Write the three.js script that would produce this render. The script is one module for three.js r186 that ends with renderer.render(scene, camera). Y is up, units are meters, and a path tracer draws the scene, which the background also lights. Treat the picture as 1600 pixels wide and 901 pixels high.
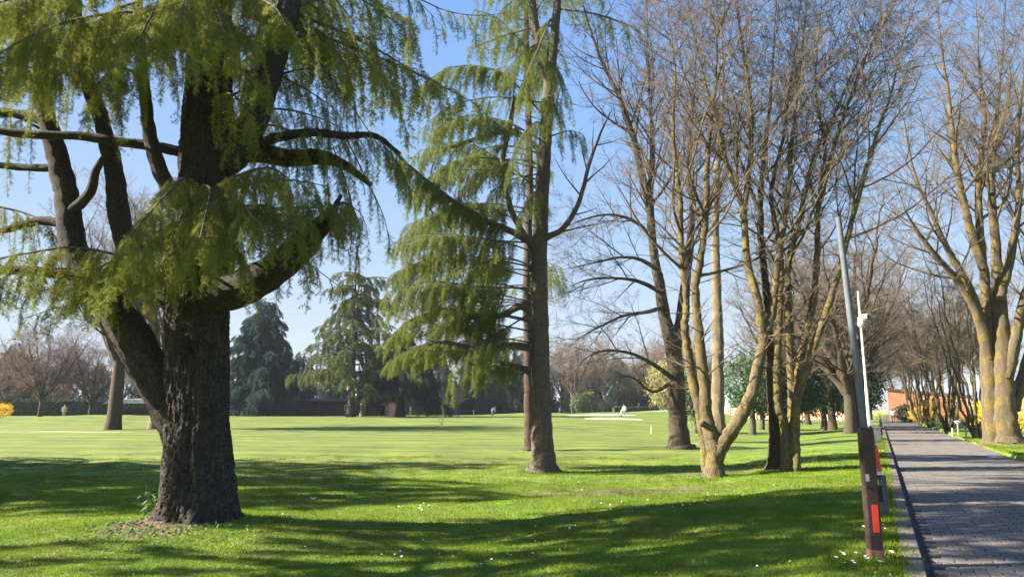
import * as THREE from 'three';
import { mergeGeometries } from 'three/addons/utils/BufferGeometryUtils.js';
import { MarchingCubes } from 'three/addons/objects/MarchingCubes.js';
import { createNoise2D, createNoise3D } from 'simplex-noise';

// ---------------------------------------------------------------- camera, sky, sun, exposure
const F = 1120, EYE = 1.5, PITCH = THREE.MathUtils.degToRad(9.63);
const scene = new THREE.Scene();
const camera = new THREE.PerspectiveCamera(2 * Math.atan(450.5 / F) * 180 / Math.PI, 1024 / 576, 0.1, 3000);
camera.position.set(0, EYE, 0);
camera.rotation.set(PITCH, 0, 0);
const renderer = new THREE.WebGLRenderer({ antialias: true });
renderer.setSize(1024, 576);
renderer.toneMapping = THREE.LinearToneMapping;
renderer.toneMappingExposure = 4.6;
renderer.shadowMap.enabled = true;
const SUN_EL = 31 * Math.PI / 180, SUN_AZ = -5 * Math.PI / 180;   // azimuth: how far in front of straight left
const toSun = new THREE.Vector3(-Math.cos(SUN_AZ) * Math.cos(SUN_EL), Math.sin(SUN_EL), -Math.sin(SUN_AZ) * Math.cos(SUN_EL));
{
  const keys = [[0, .80, .87, .95], [5, .69, .82, .97], [12, .48, .69, .98], [20, .31, .55, .97], [31, .185, .43, .95], [55, .12, .32, .82], [90, .09, .26, .72]];
  const hgt = 256, wid = 256, data = new Float32Array(hgt * wid * 4), L = .222;
  for (let j = 0; j < hgt; j++) for (let i = 0; i < wid; i++) {
    const e = (j + .5) / hgt * 180 - 90, er = e * Math.PI / 180, az = ((i + .5) / wid - .5) * 2 * Math.PI;   // azimuth as atan2(z, x)
    let c = [.26, .28, .22];
    if (e > 0) {
      for (let k = 0; k < keys.length - 1; k++) if (e >= keys[k][0] && e <= keys[k + 1][0]) { const f = (e - keys[k][0]) / (keys[k + 1][0] - keys[k][0]); c = [1, 2, 3].map(q => keys[k][q] + (keys[k + 1][q] - keys[k][q]) * f); }
      const d = Math.cos(er) * Math.cos(az) * toSun.x + Math.sin(er) * toSun.y + Math.cos(er) * Math.sin(az) * toSun.z, g = Math.acos(Math.min(1, Math.max(-1, d))) * 180 / Math.PI, w = .45 * Math.exp(-g / 45);   // the air is paler towards the sun
      c = [c[0] + (.95 - c[0]) * w, c[1] + (.98 - c[1]) * w, c[2] + (1 - c[2]) * w];
    }
    data.set([c[0] * L, c[1] * L, c[2] * L, 1], (j * wid + i) * 4);
  }
  const sky = new THREE.DataTexture(data, wid, hgt, THREE.RGBAFormat, THREE.FloatType);
  sky.mapping = THREE.EquirectangularReflectionMapping; sky.magFilter = THREE.LinearFilter; sky.needsUpdate = true;
  scene.background = sky; scene.environment = sky;
}
const sun = new THREE.DirectionalLight(new THREE.Color(1, .92, .78), 5);
sun.position.copy(toSun).multiplyScalar(150); sun.castShadow = true;
sun.shadow.camera.left = sun.shadow.camera.bottom = -120; sun.shadow.camera.right = sun.shadow.camera.top = 120; sun.shadow.camera.far = 500;
sun.shadow.mapSize.set(4096, 4096);
scene.add(sun); scene.add(sun.target);

// ---------------------------------------------------------------- helpers
function RNG(a) { return () => { a |= 0; a = a + 0x6D2B79F5 | 0; let t = Math.imul(a ^ a >>> 15, 1 | a); t = t + Math.imul(t ^ t >>> 7, 61 | t) ^ t; return ((t ^ t >>> 14) >>> 0) / 4294967296; }; }
const N2 = createNoise2D(RNG(11)), N3 = createNoise3D(RNG(12));
const V = (x, y, z) => new THREE.Vector3(x, y, z);
const clamp = (x, a = 0, b = 1) => Math.min(b, Math.max(a, x));
const ss = (a, b, x) => { const t = clamp((x - a) / (b - a)); return t * t * (3 - 2 * t); };
const mix = (a, b, t) => a + (b - a) * t;
const UPV = V(0, 1, 0);
const rad = d => d * Math.PI / 180;
const CP = Math.cos(PITCH), SP = Math.sin(PITCH);
// a point at horizontal distance D on the line of sight of a picture position
function at(px, py, D) {
  const u = (px - 800) / F, v = (450.5 - py) / F, s = D / (CP - v * SP);
  return V(u * s, EYE + s * (v * CP + SP), -D);
}
const flat = (px, py, y = 0) => { const v = (450.5 - py) / F; const D = (y - EYE) / (v * CP + SP) * (CP - v * SP); return at(px, py, D); };

// path frame: s along, t across from its left edge
const PA = flat(1446, 893, -.06), PB = flat(1383, 670, -.06);
const pdir = V(PB.x - PA.x, 0, PB.z - PA.z).normalize(), pnorm = V(-pdir.z, 0, pdir.x);   // pnorm points right
const PW = 3.62;
const toPath = (x, z) => [(x - PA.x) * pdir.x + (z - PA.z) * pdir.z, (x - PA.x) * pnorm.x + (z - PA.z) * pnorm.z];
const fromPath = (s, t, y = 0) => V(PA.x + pdir.x * s + pnorm.x * t, y, PA.z + pdir.z * s + pnorm.z * t);
const bell = (x, z, cx, cz, rx, rz, a) => a * Math.exp(-(((x - cx) / rx) ** 2) - (((z - cz) / rz) ** 2));
const KERB = .2;
const CEDAR = at(312, 640, 12.05); CEDAR.y = 0;
function H(x, z) {
  const D = -z, [s, t] = toPath(x, z), lat = -t - KERB;
  if (t > -KERB - .02 && t < PW + .02) return -.2;
  let y = 0;
  if (t < 0) {
    y -= .42 * ss(.2, 6.5, lat);
    y += .97 * ss(28, 110, D) * ss(4, 34, lat);
    y += (N2(x * .22, z * .22) * .055 + N2(x * .6 + 9, z * .6) * .022) * ss(.3, 3, lat) * (1 - .5 * ss(25, 60, D));
    y += bell(x, z, CEDAR.x, CEDAR.z, 2.2, 2.0, .2);
    y += bell(x, z, -47, -82, 9, 8, .62) + bell(x, z, -60, -76, 10, 5, .35) + bell(x, z, -33, -84, 9, 6, .45);
    y += bell(x, z, 15, -118, 9, 6, .55) + bell(x, z, 30, -126, 12, 7, .95) + bell(x, z, 4, -128, 8, 5, .5);
  } else {
    y += .05 + .1 * ss(0, 6, t - PW) + N2(x * .3, z * .3) * .04 * ss(.3, 2, t - PW);
  }
  return y;
}
// where the line of sight of a picture position meets the ground
function ground(px, py) {
  let p = flat(px, py, 0);
  for (let i = 0; i < 25; i++) { const q = flat(px, py, Math.min(H(p.x, p.z), EYE - .25)); p.lerp(q, .6); }
  p.y = H(p.x, p.z); return p;
}
const standAt = (px, D) => { const p = at(px, 640, D); p.y = H(p.x, p.z); return p; };

// names, things
const used = new Map();
function numbered(n) { const k = used.get(n) || 0; used.set(n, k + 1); return k ? `${n}_${String(k).padStart(3, '0')}` : n; }
function shade(o) { o.traverse(m => { if (m.isMesh) { m.castShadow = true; m.receiveShadow = true; } }); return o; }
function thing(name, label, category, pos, group) {
  const o = new THREE.Group(); o.name = numbered(name); o.position.copy(pos); scene.add(o);
  o.userData = { label, category }; if (group) o.userData.group = group; return o;
}
function part(name, geo, mat, parent, kind, label) {
  const m = new THREE.Mesh(geo, mat); m.name = name; m.castShadow = m.receiveShadow = true; parent.add(m);
  if (kind) m.userData.kind = kind; if (label) m.userData.label = label; return m;
}
function structure(name, geo, mat) { const m = part(numbered(name), geo, mat, scene, 'structure'); return m; }
function instanced(name, geo, mat, mats, parent, colors) {
  const m = new THREE.InstancedMesh(geo, mat, mats.length); m.name = name; m.userData.kind = 'stuff'; m.castShadow = m.receiveShadow = true;
  for (let i = 0; i < mats.length; i++) m.setMatrixAt(i, mats[i]);
  if (colors) for (let i = 0; i < mats.length; i++) m.setColorAt(i, colors[i]);
  parent.add(m); return m;
}
function copyOf(o, pos, turn, scale, label) {
  const c = o.clone(); c.name = numbered(o.name.replace(/_\d{3}$/, '')); c.position.copy(pos); c.rotation.y = turn;
  if (scale.isVector3) c.scale.copy(scale); else c.scale.setScalar(scale);
  c.userData = { ...o.userData, label }; scene.add(c); return c;
}

// geometry collector
class Builder {
  constructor() { this.p = []; this.n = []; this.u = []; this.i = []; }
  get size() { return this.i.length; }
  tube(pts, sides = 5, cap = false, lump = 0) {           // pts: [{p: Vector3, r}]
    const m = pts.length; if (m < 2) return;
    let nrm = V(0, 0, 0), tan = V(0, 0, 0), bin = V(0, 0, 0), len = 0;
    const base = this.p.length / 3;
    for (let k = 0; k < m; k++) {
      tan.subVectors(pts[Math.min(k + 1, m - 1)].p, pts[Math.max(k - 1, 0)].p).normalize();
      if (k === 0) nrm.set(tan.y, tan.z, tan.x).cross(tan).normalize();
      else { nrm.addScaledVector(tan, -nrm.dot(tan)); if (nrm.lengthSq() < 1e-8) nrm.set(tan.y, tan.z, tan.x).cross(tan); nrm.normalize(); }
      bin.crossVectors(tan, nrm);
      if (k) len += pts[k].p.distanceTo(pts[k - 1].p);
      const circ = Math.max(.1, Math.round(2 * Math.PI * pts[0].r * 4) / 4);
      for (let j = 0; j <= sides; j++) {
        const a = j / sides * Math.PI * 2, c = Math.cos(a), s = Math.sin(a); let r = pts[k].r; if (lump) { const q = pts[k].p, cx = q.x + (nrm.x * c + bin.x * s) * r, cy = q.y + (nrm.y * c + bin.y * s) * r, cz = q.z + (nrm.z * c + bin.z * s) * r; r *= 1 + lump * N3(cx * 3.2, cy * 1.6, cz * 3.2) + lump * .55 * N3(cx * 10, cy * 4.5, cz * 10); }
        const nx = nrm.x * c + bin.x * s, ny = nrm.y * c + bin.y * s, nz = nrm.z * c + bin.z * s;
        this.p.push(pts[k].p.x + nx * r, pts[k].p.y + ny * r, pts[k].p.z + nz * r);
        this.n.push(nx, ny, nz); this.u.push(j / sides * circ, len);
      }
      if (k) for (let j = 0; j < sides; j++) {
        const a = base + (k - 1) * (sides + 1) + j, b = a + sides + 1;
        this.i.push(a, a + 1, b, a + 1, b + 1, b);
      }
    }
    if (cap) {
      const q = pts[m - 1], c = this.p.length / 3;
      this.p.push(q.p.x, q.p.y, q.p.z); this.n.push(tan.x, tan.y, tan.z); this.u.push(0, len);
      for (let j = 0; j < sides; j++) { const a = base + (m - 1) * (sides + 1) + j; this.i.push(a, a + 1, c); }
    }
  }
  tri(a, b, c) {
    const k = this.p.length / 3; for (const q of [a, b, c]) { this.p.push(q.x, q.y, q.z); this.u.push(0, 0); }
    this.i.push(k, k + 1, k + 2);
  }
  geo(origin) {
    const g = new THREE.BufferGeometry(), p = new Float32Array(this.p);
    if (origin) for (let i = 0; i < p.length; i += 3) { p[i] -= origin.x; p[i + 1] -= origin.y; p[i + 2] -= origin.z; }
    g.setAttribute('position', new THREE.BufferAttribute(p, 3));
    if (this.n.length === this.p.length) g.setAttribute('normal', new THREE.BufferAttribute(new Float32Array(this.n), 3));
    g.setAttribute('uv', new THREE.BufferAttribute(new Float32Array(this.u), 2));
    g.setIndex(this.i.length > 0 ? new THREE.BufferAttribute(new Uint32Array(this.i), 1) : []);
    return g;
  }
}
// smooth resampling of hand-set points {p, r}
function spline(ctrl, step) {
  const c = new THREE.CatmullRomCurve3(ctrl.map(q => q.p), false, 'centripetal'), n = Math.max(3, Math.ceil(c.getLength() / step)), out = [];
  for (let i = 0; i <= n; i++) {
    const f = i / n * (ctrl.length - 1), k = Math.min(ctrl.length - 2, Math.floor(f));
    out.push({ p: c.getPoint(i / n), r: mix(ctrl[k].r, ctrl[k + 1].r, f - k) });
  }
  return out;
}
// stem points set as [picture x, picture y, half-width in picture, extra depth]
const traced = (D, list) => list.map(([x, y, r, dz = 0]) => ({ p: at(x, y, D + dz), r: Math.max(.004, r / F * (D + dz)) }));
function wobble(pts, amp, seed) { pts.forEach((q, k) => { if (k) { q.p.x += N2(seed, k * .35) * amp; q.p.z += N2(seed + 50, k * .35) * amp; } }); return pts; }

// ---------------------------------------------------------------- textures
const hash = (x, y, s) => { let h = Math.imul(x, 374761393) + Math.imul(y, 668265263) + Math.imul(s, 982451653) | 0; h = Math.imul(h ^ h >>> 13, 1274126177); return ((h ^ h >>> 16) >>> 0) / 4294967296; };
function pn(x, y, px, py, s) {               // periodic value noise
  const xi = Math.floor(x), yi = Math.floor(y), fx = x - xi, fy = y - yi, u = fx * fx * (3 - 2 * fx), v = fy * fy * (3 - 2 * fy);
  const w = (a, p) => ((a % p) + p) % p, h = (a, b) => hash(w(a, px), w(b, py), s);
  return mix(mix(h(xi, yi), h(xi + 1, yi), u), mix(h(xi, yi + 1), h(xi + 1, yi + 1), u), v);
}
function fb(u, v, fx, fy, s, oct = 4) { let a = .5, t = 0, n = 0; for (let k = 0; k < oct; k++) { t += a * pn(u * fx, v * fy, fx, fy, s + k); n += a; a *= .55; fx *= 2; fy *= 2; } return t / n; }
function cells(u, v, nx, ny, s) {            // periodic cells: [edge distance, cell id]
  const x = u * nx, y = v * ny, xi = Math.floor(x), yi = Math.floor(y); let a = 9, b = 9, id = 0;
  for (let j = -1; j < 2; j++) for (let i = -1; i < 2; i++) {
    const cx = xi + i, cy = yi + j, wx = ((cx % nx) + nx) % nx, wy = ((cy % ny) + ny) % ny;
    const dx = cx + hash(wx, wy, s) - x, dy = cy + hash(wx, wy, s + 1) - y, d = Math.hypot(dx, dy);
    if (d < a) { b = a; a = d; id = hash(wx, wy, s + 2); } else if (d < b) b = d;
  }
  return [b - a, id];
}
function texture(size, fn, srgb = true) {
  const d = new Uint8Array(size * size * 4);
  for (let j = 0; j < size; j++) for (let i = 0; i < size; i++) {
    const c = fn((i + .5) / size, (j + .5) / size), o = (j * size + i) * 4;
    d[o] = clamp(c[0], 0, 255); d[o + 1] = clamp(c[1], 0, 255); d[o + 2] = clamp(c[2], 0, 255); d[o + 3] = 255;
  }
  const t = new THREE.DataTexture(d, size, size, THREE.RGBAFormat); t.wrapS = t.wrapT = THREE.RepeatWrapping; t.magFilter = THREE.LinearFilter; t.minFilter = THREE.LinearMipmapLinearFilter;
  if (srgb) t.colorSpace = THREE.SRGBColorSpace; t.needsUpdate = true; return t;
}
function barkMaterial({ nx, ny, dark, pale, moss, mossAmount = 0, bump = .012, seed = 1, size = 512, rough = .95, plate = .5 }) {
  const hgt = (u, v) => { const w = (fb(u, v, 4, 4, seed, 3) - .5) * .12, [e, id] = cells((u + w + 1) % 1, (v + w * .6 + 1) % 1, nx, ny, seed); return [ss(0, .32, e), id]; };
  const map = texture(size, (u, v) => {
    const [k, id] = hgt(u, v), f = fb(u, v, 24, 24, seed + 9, 3), big = fb(u, v, 3, 3, seed + 20, 3), st = fb(u, v, 36, 5, seed + 70, 3), q = mix(.15 + .75 * st, k * (.5 + .5 * id), plate) * (.5 + 1.0 * f);
    const m = mossAmount * ss(.45, .68, big + (f - .5) * .35) * (.3 + .7 * k);
    return [0, 1, 2].map(i => mix(mix(dark[i], pale[i], clamp(q)), moss ? moss[i] : 0, m));
  });
  const bm = texture(size, (u, v) => { const [k, id] = hgt(u, v), f = fb(u, v, 32, 32, seed + 40, 3), h = 255 * clamp(mix(fb(u, v, 36, 5, seed + 70, 3), k * (.6 + .3 * id), plate) * .85 + f * .25); return [h, h, h]; }, false);
  return new THREE.MeshStandardMaterial({ map, bumpMap: bm, bumpScale: bump, roughness: rough });
}
const M = {};
M.cedarBark = barkMaterial({ nx: 44, ny: 18, dark: [18, 15, 13], pale: [84, 71, 60], moss: [62, 60, 42], mossAmount: .2, bump: .02, seed: 3, plate: .55, size: 1024 });
M.pineBark = barkMaterial({ plate: .4, nx: 30, ny: 18, dark: [44, 37, 32], pale: [122, 106, 94], moss: [116, 112, 98], mossAmount: .2, bump: .014, seed: 23 });
M.redBark = barkMaterial({ plate: .5, nx: 12, ny: 7, dark: [30, 21, 17], pale: [104, 76, 60], bump: .015, seed: 33 });
M.hornBark = barkMaterial({ plate: .15, nx: 30, ny: 8, dark: [46, 39, 28], pale: [124, 107, 76], moss: [116, 106, 34], mossAmount: .75, bump: .018, seed: 43 });
M.limeBark = barkMaterial({ plate: .35, nx: 30, ny: 9, dark: [34, 29, 23], pale: [98, 83, 64], moss: [98, 90, 48], mossAmount: .4, bump: .010, seed: 53 });
M.goldBark = barkMaterial({ plate: .1, nx: 9, ny: 4, dark: [54, 46, 34], pale: [108, 94, 69], moss: [118, 98, 28], mossAmount: .6, bump: .008, seed: 63 });
M.planeBark = barkMaterial({ plate: .1, nx: 4, ny: 3, dark: [64, 55, 43], pale: [138, 122, 96], moss: [116, 108, 64], mossAmount: .5, bump: .004, seed: 73 });
M.greyBark = barkMaterial({ nx: 14, ny: 6, dark: [40, 35, 30], pale: [104, 92, 78], bump: .01, seed: 83 });
const lin = (r, g, b) => new THREE.Color().setRGB(r, g, b);
const std = (color, roughness = .9, extra = {}) => new THREE.MeshStandardMaterial({ color, roughness, ...extra });
const leafy = (color, transmission = .35, extra = {}) => new THREE.MeshPhysicalMaterial({ color, roughness: 1, transmission, thickness: 0, side: THREE.DoubleSide, specularIntensity: .3, ...extra });
M.twig = std(lin(.13, .098, .068));
M.twigDark = std(lin(.095, .072, .052));
M.cedarTwig = std(lin(.07, .055, .042));
M.twigFar = std(lin(.17, .125, .09));
M.cedarNeedle = leafy(lin(.235, .25, .046), .4);
M.centreNeedle = leafy(lin(.20, .235, .055), .42);
M.farNeedle = leafy(lin(.14, .165, .058), .42);
M.blueNeedle = leafy(lin(.055, .09, .075), .25);
M.darkNeedle = leafy(lin(.05, .08, .05), .25);
M.grass = leafy(lin(.16, .30, .03), .35);
M.evergreen = leafy(lin(.055, .10, .028), .25, { roughness: .5, specularIntensity: .8 });
M.evergreenDark = leafy(lin(.042, .072, .026), .2, { roughness: .6 });
M.yellow = leafy(lin(.75, .50, .04), .3);
M.brownLeaf = leafy(lin(.26, .15, .10), .3);
M.willow = leafy(lin(.32, .30, .10), .3);
M.bush = leafy(lin(.13, .17, .05), .3);

// ---------------------------------------------------------------- ground
const grassTex = texture(1024, (u, v) => {
  const a = fb(u, v, 128, 128, 5, 3), b = fb(u, v, 18, 18, 6, 4), c = fb(u, v, 5, 5, 7, 3);
  const k = .68 + .42 * a, w = (b - .5) * .5 + (c - .5) * .35;
  return [250 * k * (1 + w * .4), 252 * k * (1 + w * .25), 245 * k * (1 - w * .4)];
});
const grassBump = texture(512, (u, v) => { const a = 255 * fb(u, v, 110, 110, 15, 3); return [a, a, a]; }, false);
M.lawn = std(lin(1, 1, 1), 1, { map: grassTex, bumpMap: grassBump, bumpScale: .035, vertexColors: true });
const isBare = (x, z) => {                                  // worn soil: round the cedar's foot and a trodden strip by the trunks
  let k = 0;
  const dc = Math.hypot(x - CEDAR.x + .2, (z - CEDAR.z - .55) * 1.15) + N2(x * 2.2, z * 2.2) * .28 + N2(x * 6, z * 6) * .14;
  k = Math.max(k, 1 - ss(.66, 1.0, dc));
  const e = Math.hypot((x - 2.9) / 3.1, (z + 17.3) / 1.35) + N2(x * .8, z * .8) * .3 + N2(x * 3, z * 3) * .15;
  k = Math.max(k, .5 * (1 - ss(.4, 1.1, e)));
  const g = Math.hypot((x - 6.6) / 2.2, (z + 21.2) / 1.0) + N2(x * .9 + 4, z * .9) * .3;
  return Math.max(k, .6 * (1 - ss(.5, 1, g)));
};
function lawnColor(x, z) {
  const D = -z, [s, t] = toPath(x, z);
  const rough = [.138, .228, .010], fair = [.14, .20, .013], soil = [.16, .105, .06];
  const fz = t < -8 ? ss(19, 27, D + N2(x * .1, z * .1) * 3 - x * .12) * (1 - ss(6, 16, x - .1 * D + N2(x * .07, z * .07) * 3)) : 0;
  let stripe = 1;
  if (fz > 0) { const w = (D + x * .16) / 3.4, q = Math.sin(w * Math.PI * 2); stripe = 1 + .15 * clamp(q * 2.2, -1, 1) * fz; }
  const m = .92 + .2 * N2(x * .16 + 3, z * .16) + .12 * N2(x * .9, z * .9), b = isBare(x, z), y = .5 + .5 * N2(x * .35 + 20, z * .35);
    return [0, 1, 2].map(i => { let c = mix(rough[i], fair[i], fz) * stripe * m; if (i === 0) c *= 1 + .22 * y; return mix(c, soil[i] * (.85 + .3 * N2(x * 5, z * 5)), b); });
}
{
  const grow = (from, to, step, k) => { const o = []; let x = from; while (x < to) { o.push(x); step *= k; x += step; } o.push(to); return o; };
  const ts = [...grow(0, 330, .3, 1.0).map(() => 0).slice(0, 0)];
  const left = []; { let x = KERB, st = .16; while (x < 340) { left.push(-x); if (x > 14) st *= 1.045; else st = Math.min(.24, st * 1.02); x += st; } left.reverse(); }
  const mid = [-KERB + .005, PW - .005];
  const right = []; { let x = PW, st = .2; while (x < 260) { right.push(x); if (x > 9) st *= 1.07; x += st; } }
  ts.push(...left, ...mid, ...right);
  const sa = []; { let x = -14; let st = .26; while (x < 330) { sa.push(x); if (x > 26) st *= 1.022; x += st; } x = -14; st = .4; while (x > -120) { st *= 1.12; x -= st; sa.unshift(x); } }
  const p = [], c = [], u = [], idx = [], nt = ts.length;
  for (const s of sa) for (const t of ts) {
    const q = fromPath(s, t); q.y = H(q.x, q.z); p.push(q.x, q.y, q.z); u.push(q.x / 3, q.z / 3); c.push(...lawnColor(q.x, q.z));
  }
  for (let j = 0; j < sa.length - 1; j++) for (let i = 0; i < nt - 1; i++) { const a = j * nt + i, b = a + nt; idx.push(a, a + 1, b, a + 1, b + 1, b); }
  const g = new THREE.BufferGeometry();
  g.setAttribute('position', new THREE.Float32BufferAttribute(p, 3)); g.setAttribute('uv', new THREE.Float32BufferAttribute(u, 2)); g.setAttribute('color', new THREE.Float32BufferAttribute(c, 3));
  g.setIndex(idx); g.computeVertexNormals();
  structure('lawn', g, M.lawn);
  // what lies beyond, out to the horizon
  const gg = new THREE.RingGeometry(200, 1500, 64, 3); gg.rotateX(-Math.PI / 2);
  structure('ground', gg, std(lin(.12, .19, .05), 1)).position.y = -1.2;
}
// ---------------------------------------------------------------- path: bed, paving blocks, kerb
{
  const bedTex = texture(512, (u, v) => { const a = fb(u, v, 60, 60, 91, 3), b = fb(u, v, 6, 6, 92, 3), k = .6 + .5 * a + (b - .5) * .5; return [78 * k, 74 * k, 70 * k]; });
  const bed = new THREE.PlaneGeometry(PW + .04, 300, 4, 150); bed.rotateX(-Math.PI / 2);
  const bp = bed.attributes.position, uv = bed.attributes.uv;
  for (let i = 0; i < bp.count; i++) { const t = bp.getX(i) + PW / 2, s = 130 - bp.getZ(i) ; const q = fromPath(s - 20, t, -.1); bp.setXYZ(i, q.x, q.y, q.z); uv.setXY(i, t / 1.5, s / 1.5); }
  bed.computeVertexNormals();
  const path = structure('path', bed, std(lin(1, 1, 1), .95, { map: bedTex }));
  const bw = .24, bl = .165, gap = .011, hh = .04, ch = .007;
  const block = () => {                           // chamfered paving block, 18 triangles
    const a = (bw - gap) / 2, b = (bl - gap) / 2, y1 = hh, y0 = hh - ch, c = ch;
    const o = [[-a, 0, -b], [a, 0, -b], [a, 0, b], [-a, 0, b], [-a, y0, -b], [a, y0, -b], [a, y0, b], [-a, y0, b], [-a + c, y1, -b + c], [a - c, y1, -b + c], [a - c, y1, b - c], [-a + c, y1, b - c]];
    const q = [[8, 11, 10, 9]]; for (let k = 0; k < 4; k++) { const n = (k + 1) % 4; q.push([k, k + 4, n + 4, n], [k + 4, k + 8, n + 8, n + 4]); }
    const g = new THREE.BufferGeometry(), p = [], u = [];
    for (const f of q) for (const v of [f[0], f[1], f[2], f[0], f[2], f[3]]) { p.push(...o[v]); u.push(o[v][0] / .6 + .5, o[v][2] / .6 + .5); }
    g.setAttribute('position', new THREE.Float32BufferAttribute(p, 3)); g.setAttribute('uv', new THREE.Float32BufferAttribute(u, 2)); g.computeVertexNormals(); return g;
  };
  const grit = texture(256, (u, v) => { const a = fb(u, v, 90, 90, 95, 2), b = fb(u, v, 5, 5, 96, 3), k = .55 + .45 * a + (b - .5) * .5; return [235 * k, 232 * k, 230 * k]; });
  const tones = [[.215, .19, .165], [.19, .175, .158], [.24, .21, .178], [.16, .147, .132], [.225, .19, .16], [.20, .185, .168]].map(c => std(lin(...c), .92, { map: grit }));
  const geo = block(), rng = RNG(77), list = [];
  const a0 = Math.atan2(pdir.x, -pdir.z);
  for (let j = 0; ; j++) {
    const s = -9 + j * bl; if (s > 70) break;
    for (let i = 0; i < 17; i++) {
      const t = .13 + i * bw + (j % 2 ? bw / 2 : 0) - bw / 4; if (t < bw / 2 || t > PW - bw / 2) continue;
      const sink = (N2(s * .7, t * .7) * .006 + (rng() - .5) * .006), q = fromPath(s, t, -.1 + sink);
      list.push({ q, d: q.length(), px: 800 + q.x / -q.z * F * 1.0, s, t, a: -a0 + (rng() - .5) * .03, tx: (rng() - .5) * .02, tz: (rng() - .5) * .02, k: Math.floor(rng() * 6) });
    }
  }
  const inView = b => -b.q.z > 6.6 && b.q.x / -b.q.z < .735 && b.q.x / -b.q.z > .4;
  const near = list.filter(inView).sort((a, b) => a.d - b.d).slice(0, 300), set = new Set(near), rest = tones.map(() => []);
  const e = new THREE.Euler(), qq = new THREE.Quaternion(), one = V(1, 1, 1);
  for (const b of list) {
    e.set(b.tx, b.a, b.tz); qq.setFromEuler(e);
    if (set.has(b)) { const m = part('paving_block', geo, tones[b.k], path); m.position.copy(b.q); m.quaternion.copy(qq); }
    else rest[b.k].push(new THREE.Matrix4().compose(b.q, qq, one));
  }
  rest.forEach((ms, k) => instanced('paving_blocks', geo, tones[k], ms, path));
  // flush concrete kerb along the lawn, one stone after another
  const kerb = new THREE.Group(); kerb.name = 'kerb'; kerb.userData.kind = 'structure'; scene.add(kerb);
  const km = [std(lin(.20, .17, .14), .95, { map: grit }), std(lin(.24, .205, .17), .95, { map: grit }), std(lin(.17, .15, .125), .95, { map: grit })];
  for (let j = 0; j < 70; j++) {
    const L = 1.0, s = -6 + j * L, sh = new THREE.BoxGeometry(KERB - .02, .3, L - .015, 1, 1, 1);
    const q = fromPath(s, -KERB / 2, -.135 + (rng() - .5) * .012), m = part('kerb_stone', sh, km[Math.floor(rng() * 3)], kerb);
    m.position.copy(q); m.rotation.set((rng() - .5) * .01, -a0 + (rng() - .5) * .008, (rng() - .5) * .03);
  }
}

// ---------------------------------------------------------------- foliage pieces
function needle(b, rng, p, dir, len, wid) {
  const side = V(rng() - .5, rng() - .5, rng() - .5).cross(dir).normalize().multiplyScalar(wid / 2);
  b.tri(p.clone().add(side), p.clone().sub(side), p.clone().addScaledVector(dir, len));
}
// a shoot along +x with needles set in tufts, hanging side shoots; length 1
function spray(seed, { tufts = 16, per = 7, len = .085, wid = .011, shoots = 4 }) {
  const rng = RNG(seed), b = new Builder();
  const shoot = (o, d, L, n, sag) => {
    for (let k = 0; k < n; k++) {
      const f = (k + .4 * rng()) / n, p = o.clone().addScaledVector(d, L * f); p.y -= sag * f * f * L;
      for (let j = 0; j < per; j++) {
        const q = V(rng() - .5, rng() - .35, rng() - .5).normalize().multiplyScalar(.85).addScaledVector(d, .55).normalize();
        needle(b, rng, p, q, len * (.7 + .6 * rng()), wid);
      }
    }
  };
  shoot(V(0, 0, 0), V(1, 0, 0), 1, tufts, .12);
  for (let k = 0; k < shoots; k++) {
    const f = .1 + .75 * (k + rng() * .6) / shoots, a = (k % 2 ? 1 : -1) * rad(35 + 25 * rng());
    const o = V(f, -.12 * f * f, 0), d = V(Math.cos(a), -.35 - .3 * rng(), Math.sin(a)).normalize();
    shoot(o, d, .4 * (1.05 - f) + .12, Math.ceil(tufts * .4), .25);
  }
  return b.geo();
}
const SPRAYS = [1, 2, 3].map(k => spray(k, { tufts: 10, per: 9, len: .145, wid: .017 }));
const COARSE = [4, 5].map(k => spray(k, { tufts: 11, per: 7, len: .16, wid: .04, shoots: 5 }));
function orient(p, dir, roll, s) {
  const x = dir.clone().normalize(), z = V(0, 1, 0).cross(x); if (z.lengthSq() < 1e-4) z.set(1, 0, 0); z.normalize().negate();
  const y = z.clone().cross(x).normalize(); z.crossVectors(x, y);
  const m = new THREE.Matrix4().makeBasis(x, y, z); if (roll) m.multiply(new THREE.Matrix4().makeRotationX(roll));
  m.scale(V(s, s, s)); m.setPosition(p); return m;
}
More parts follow.
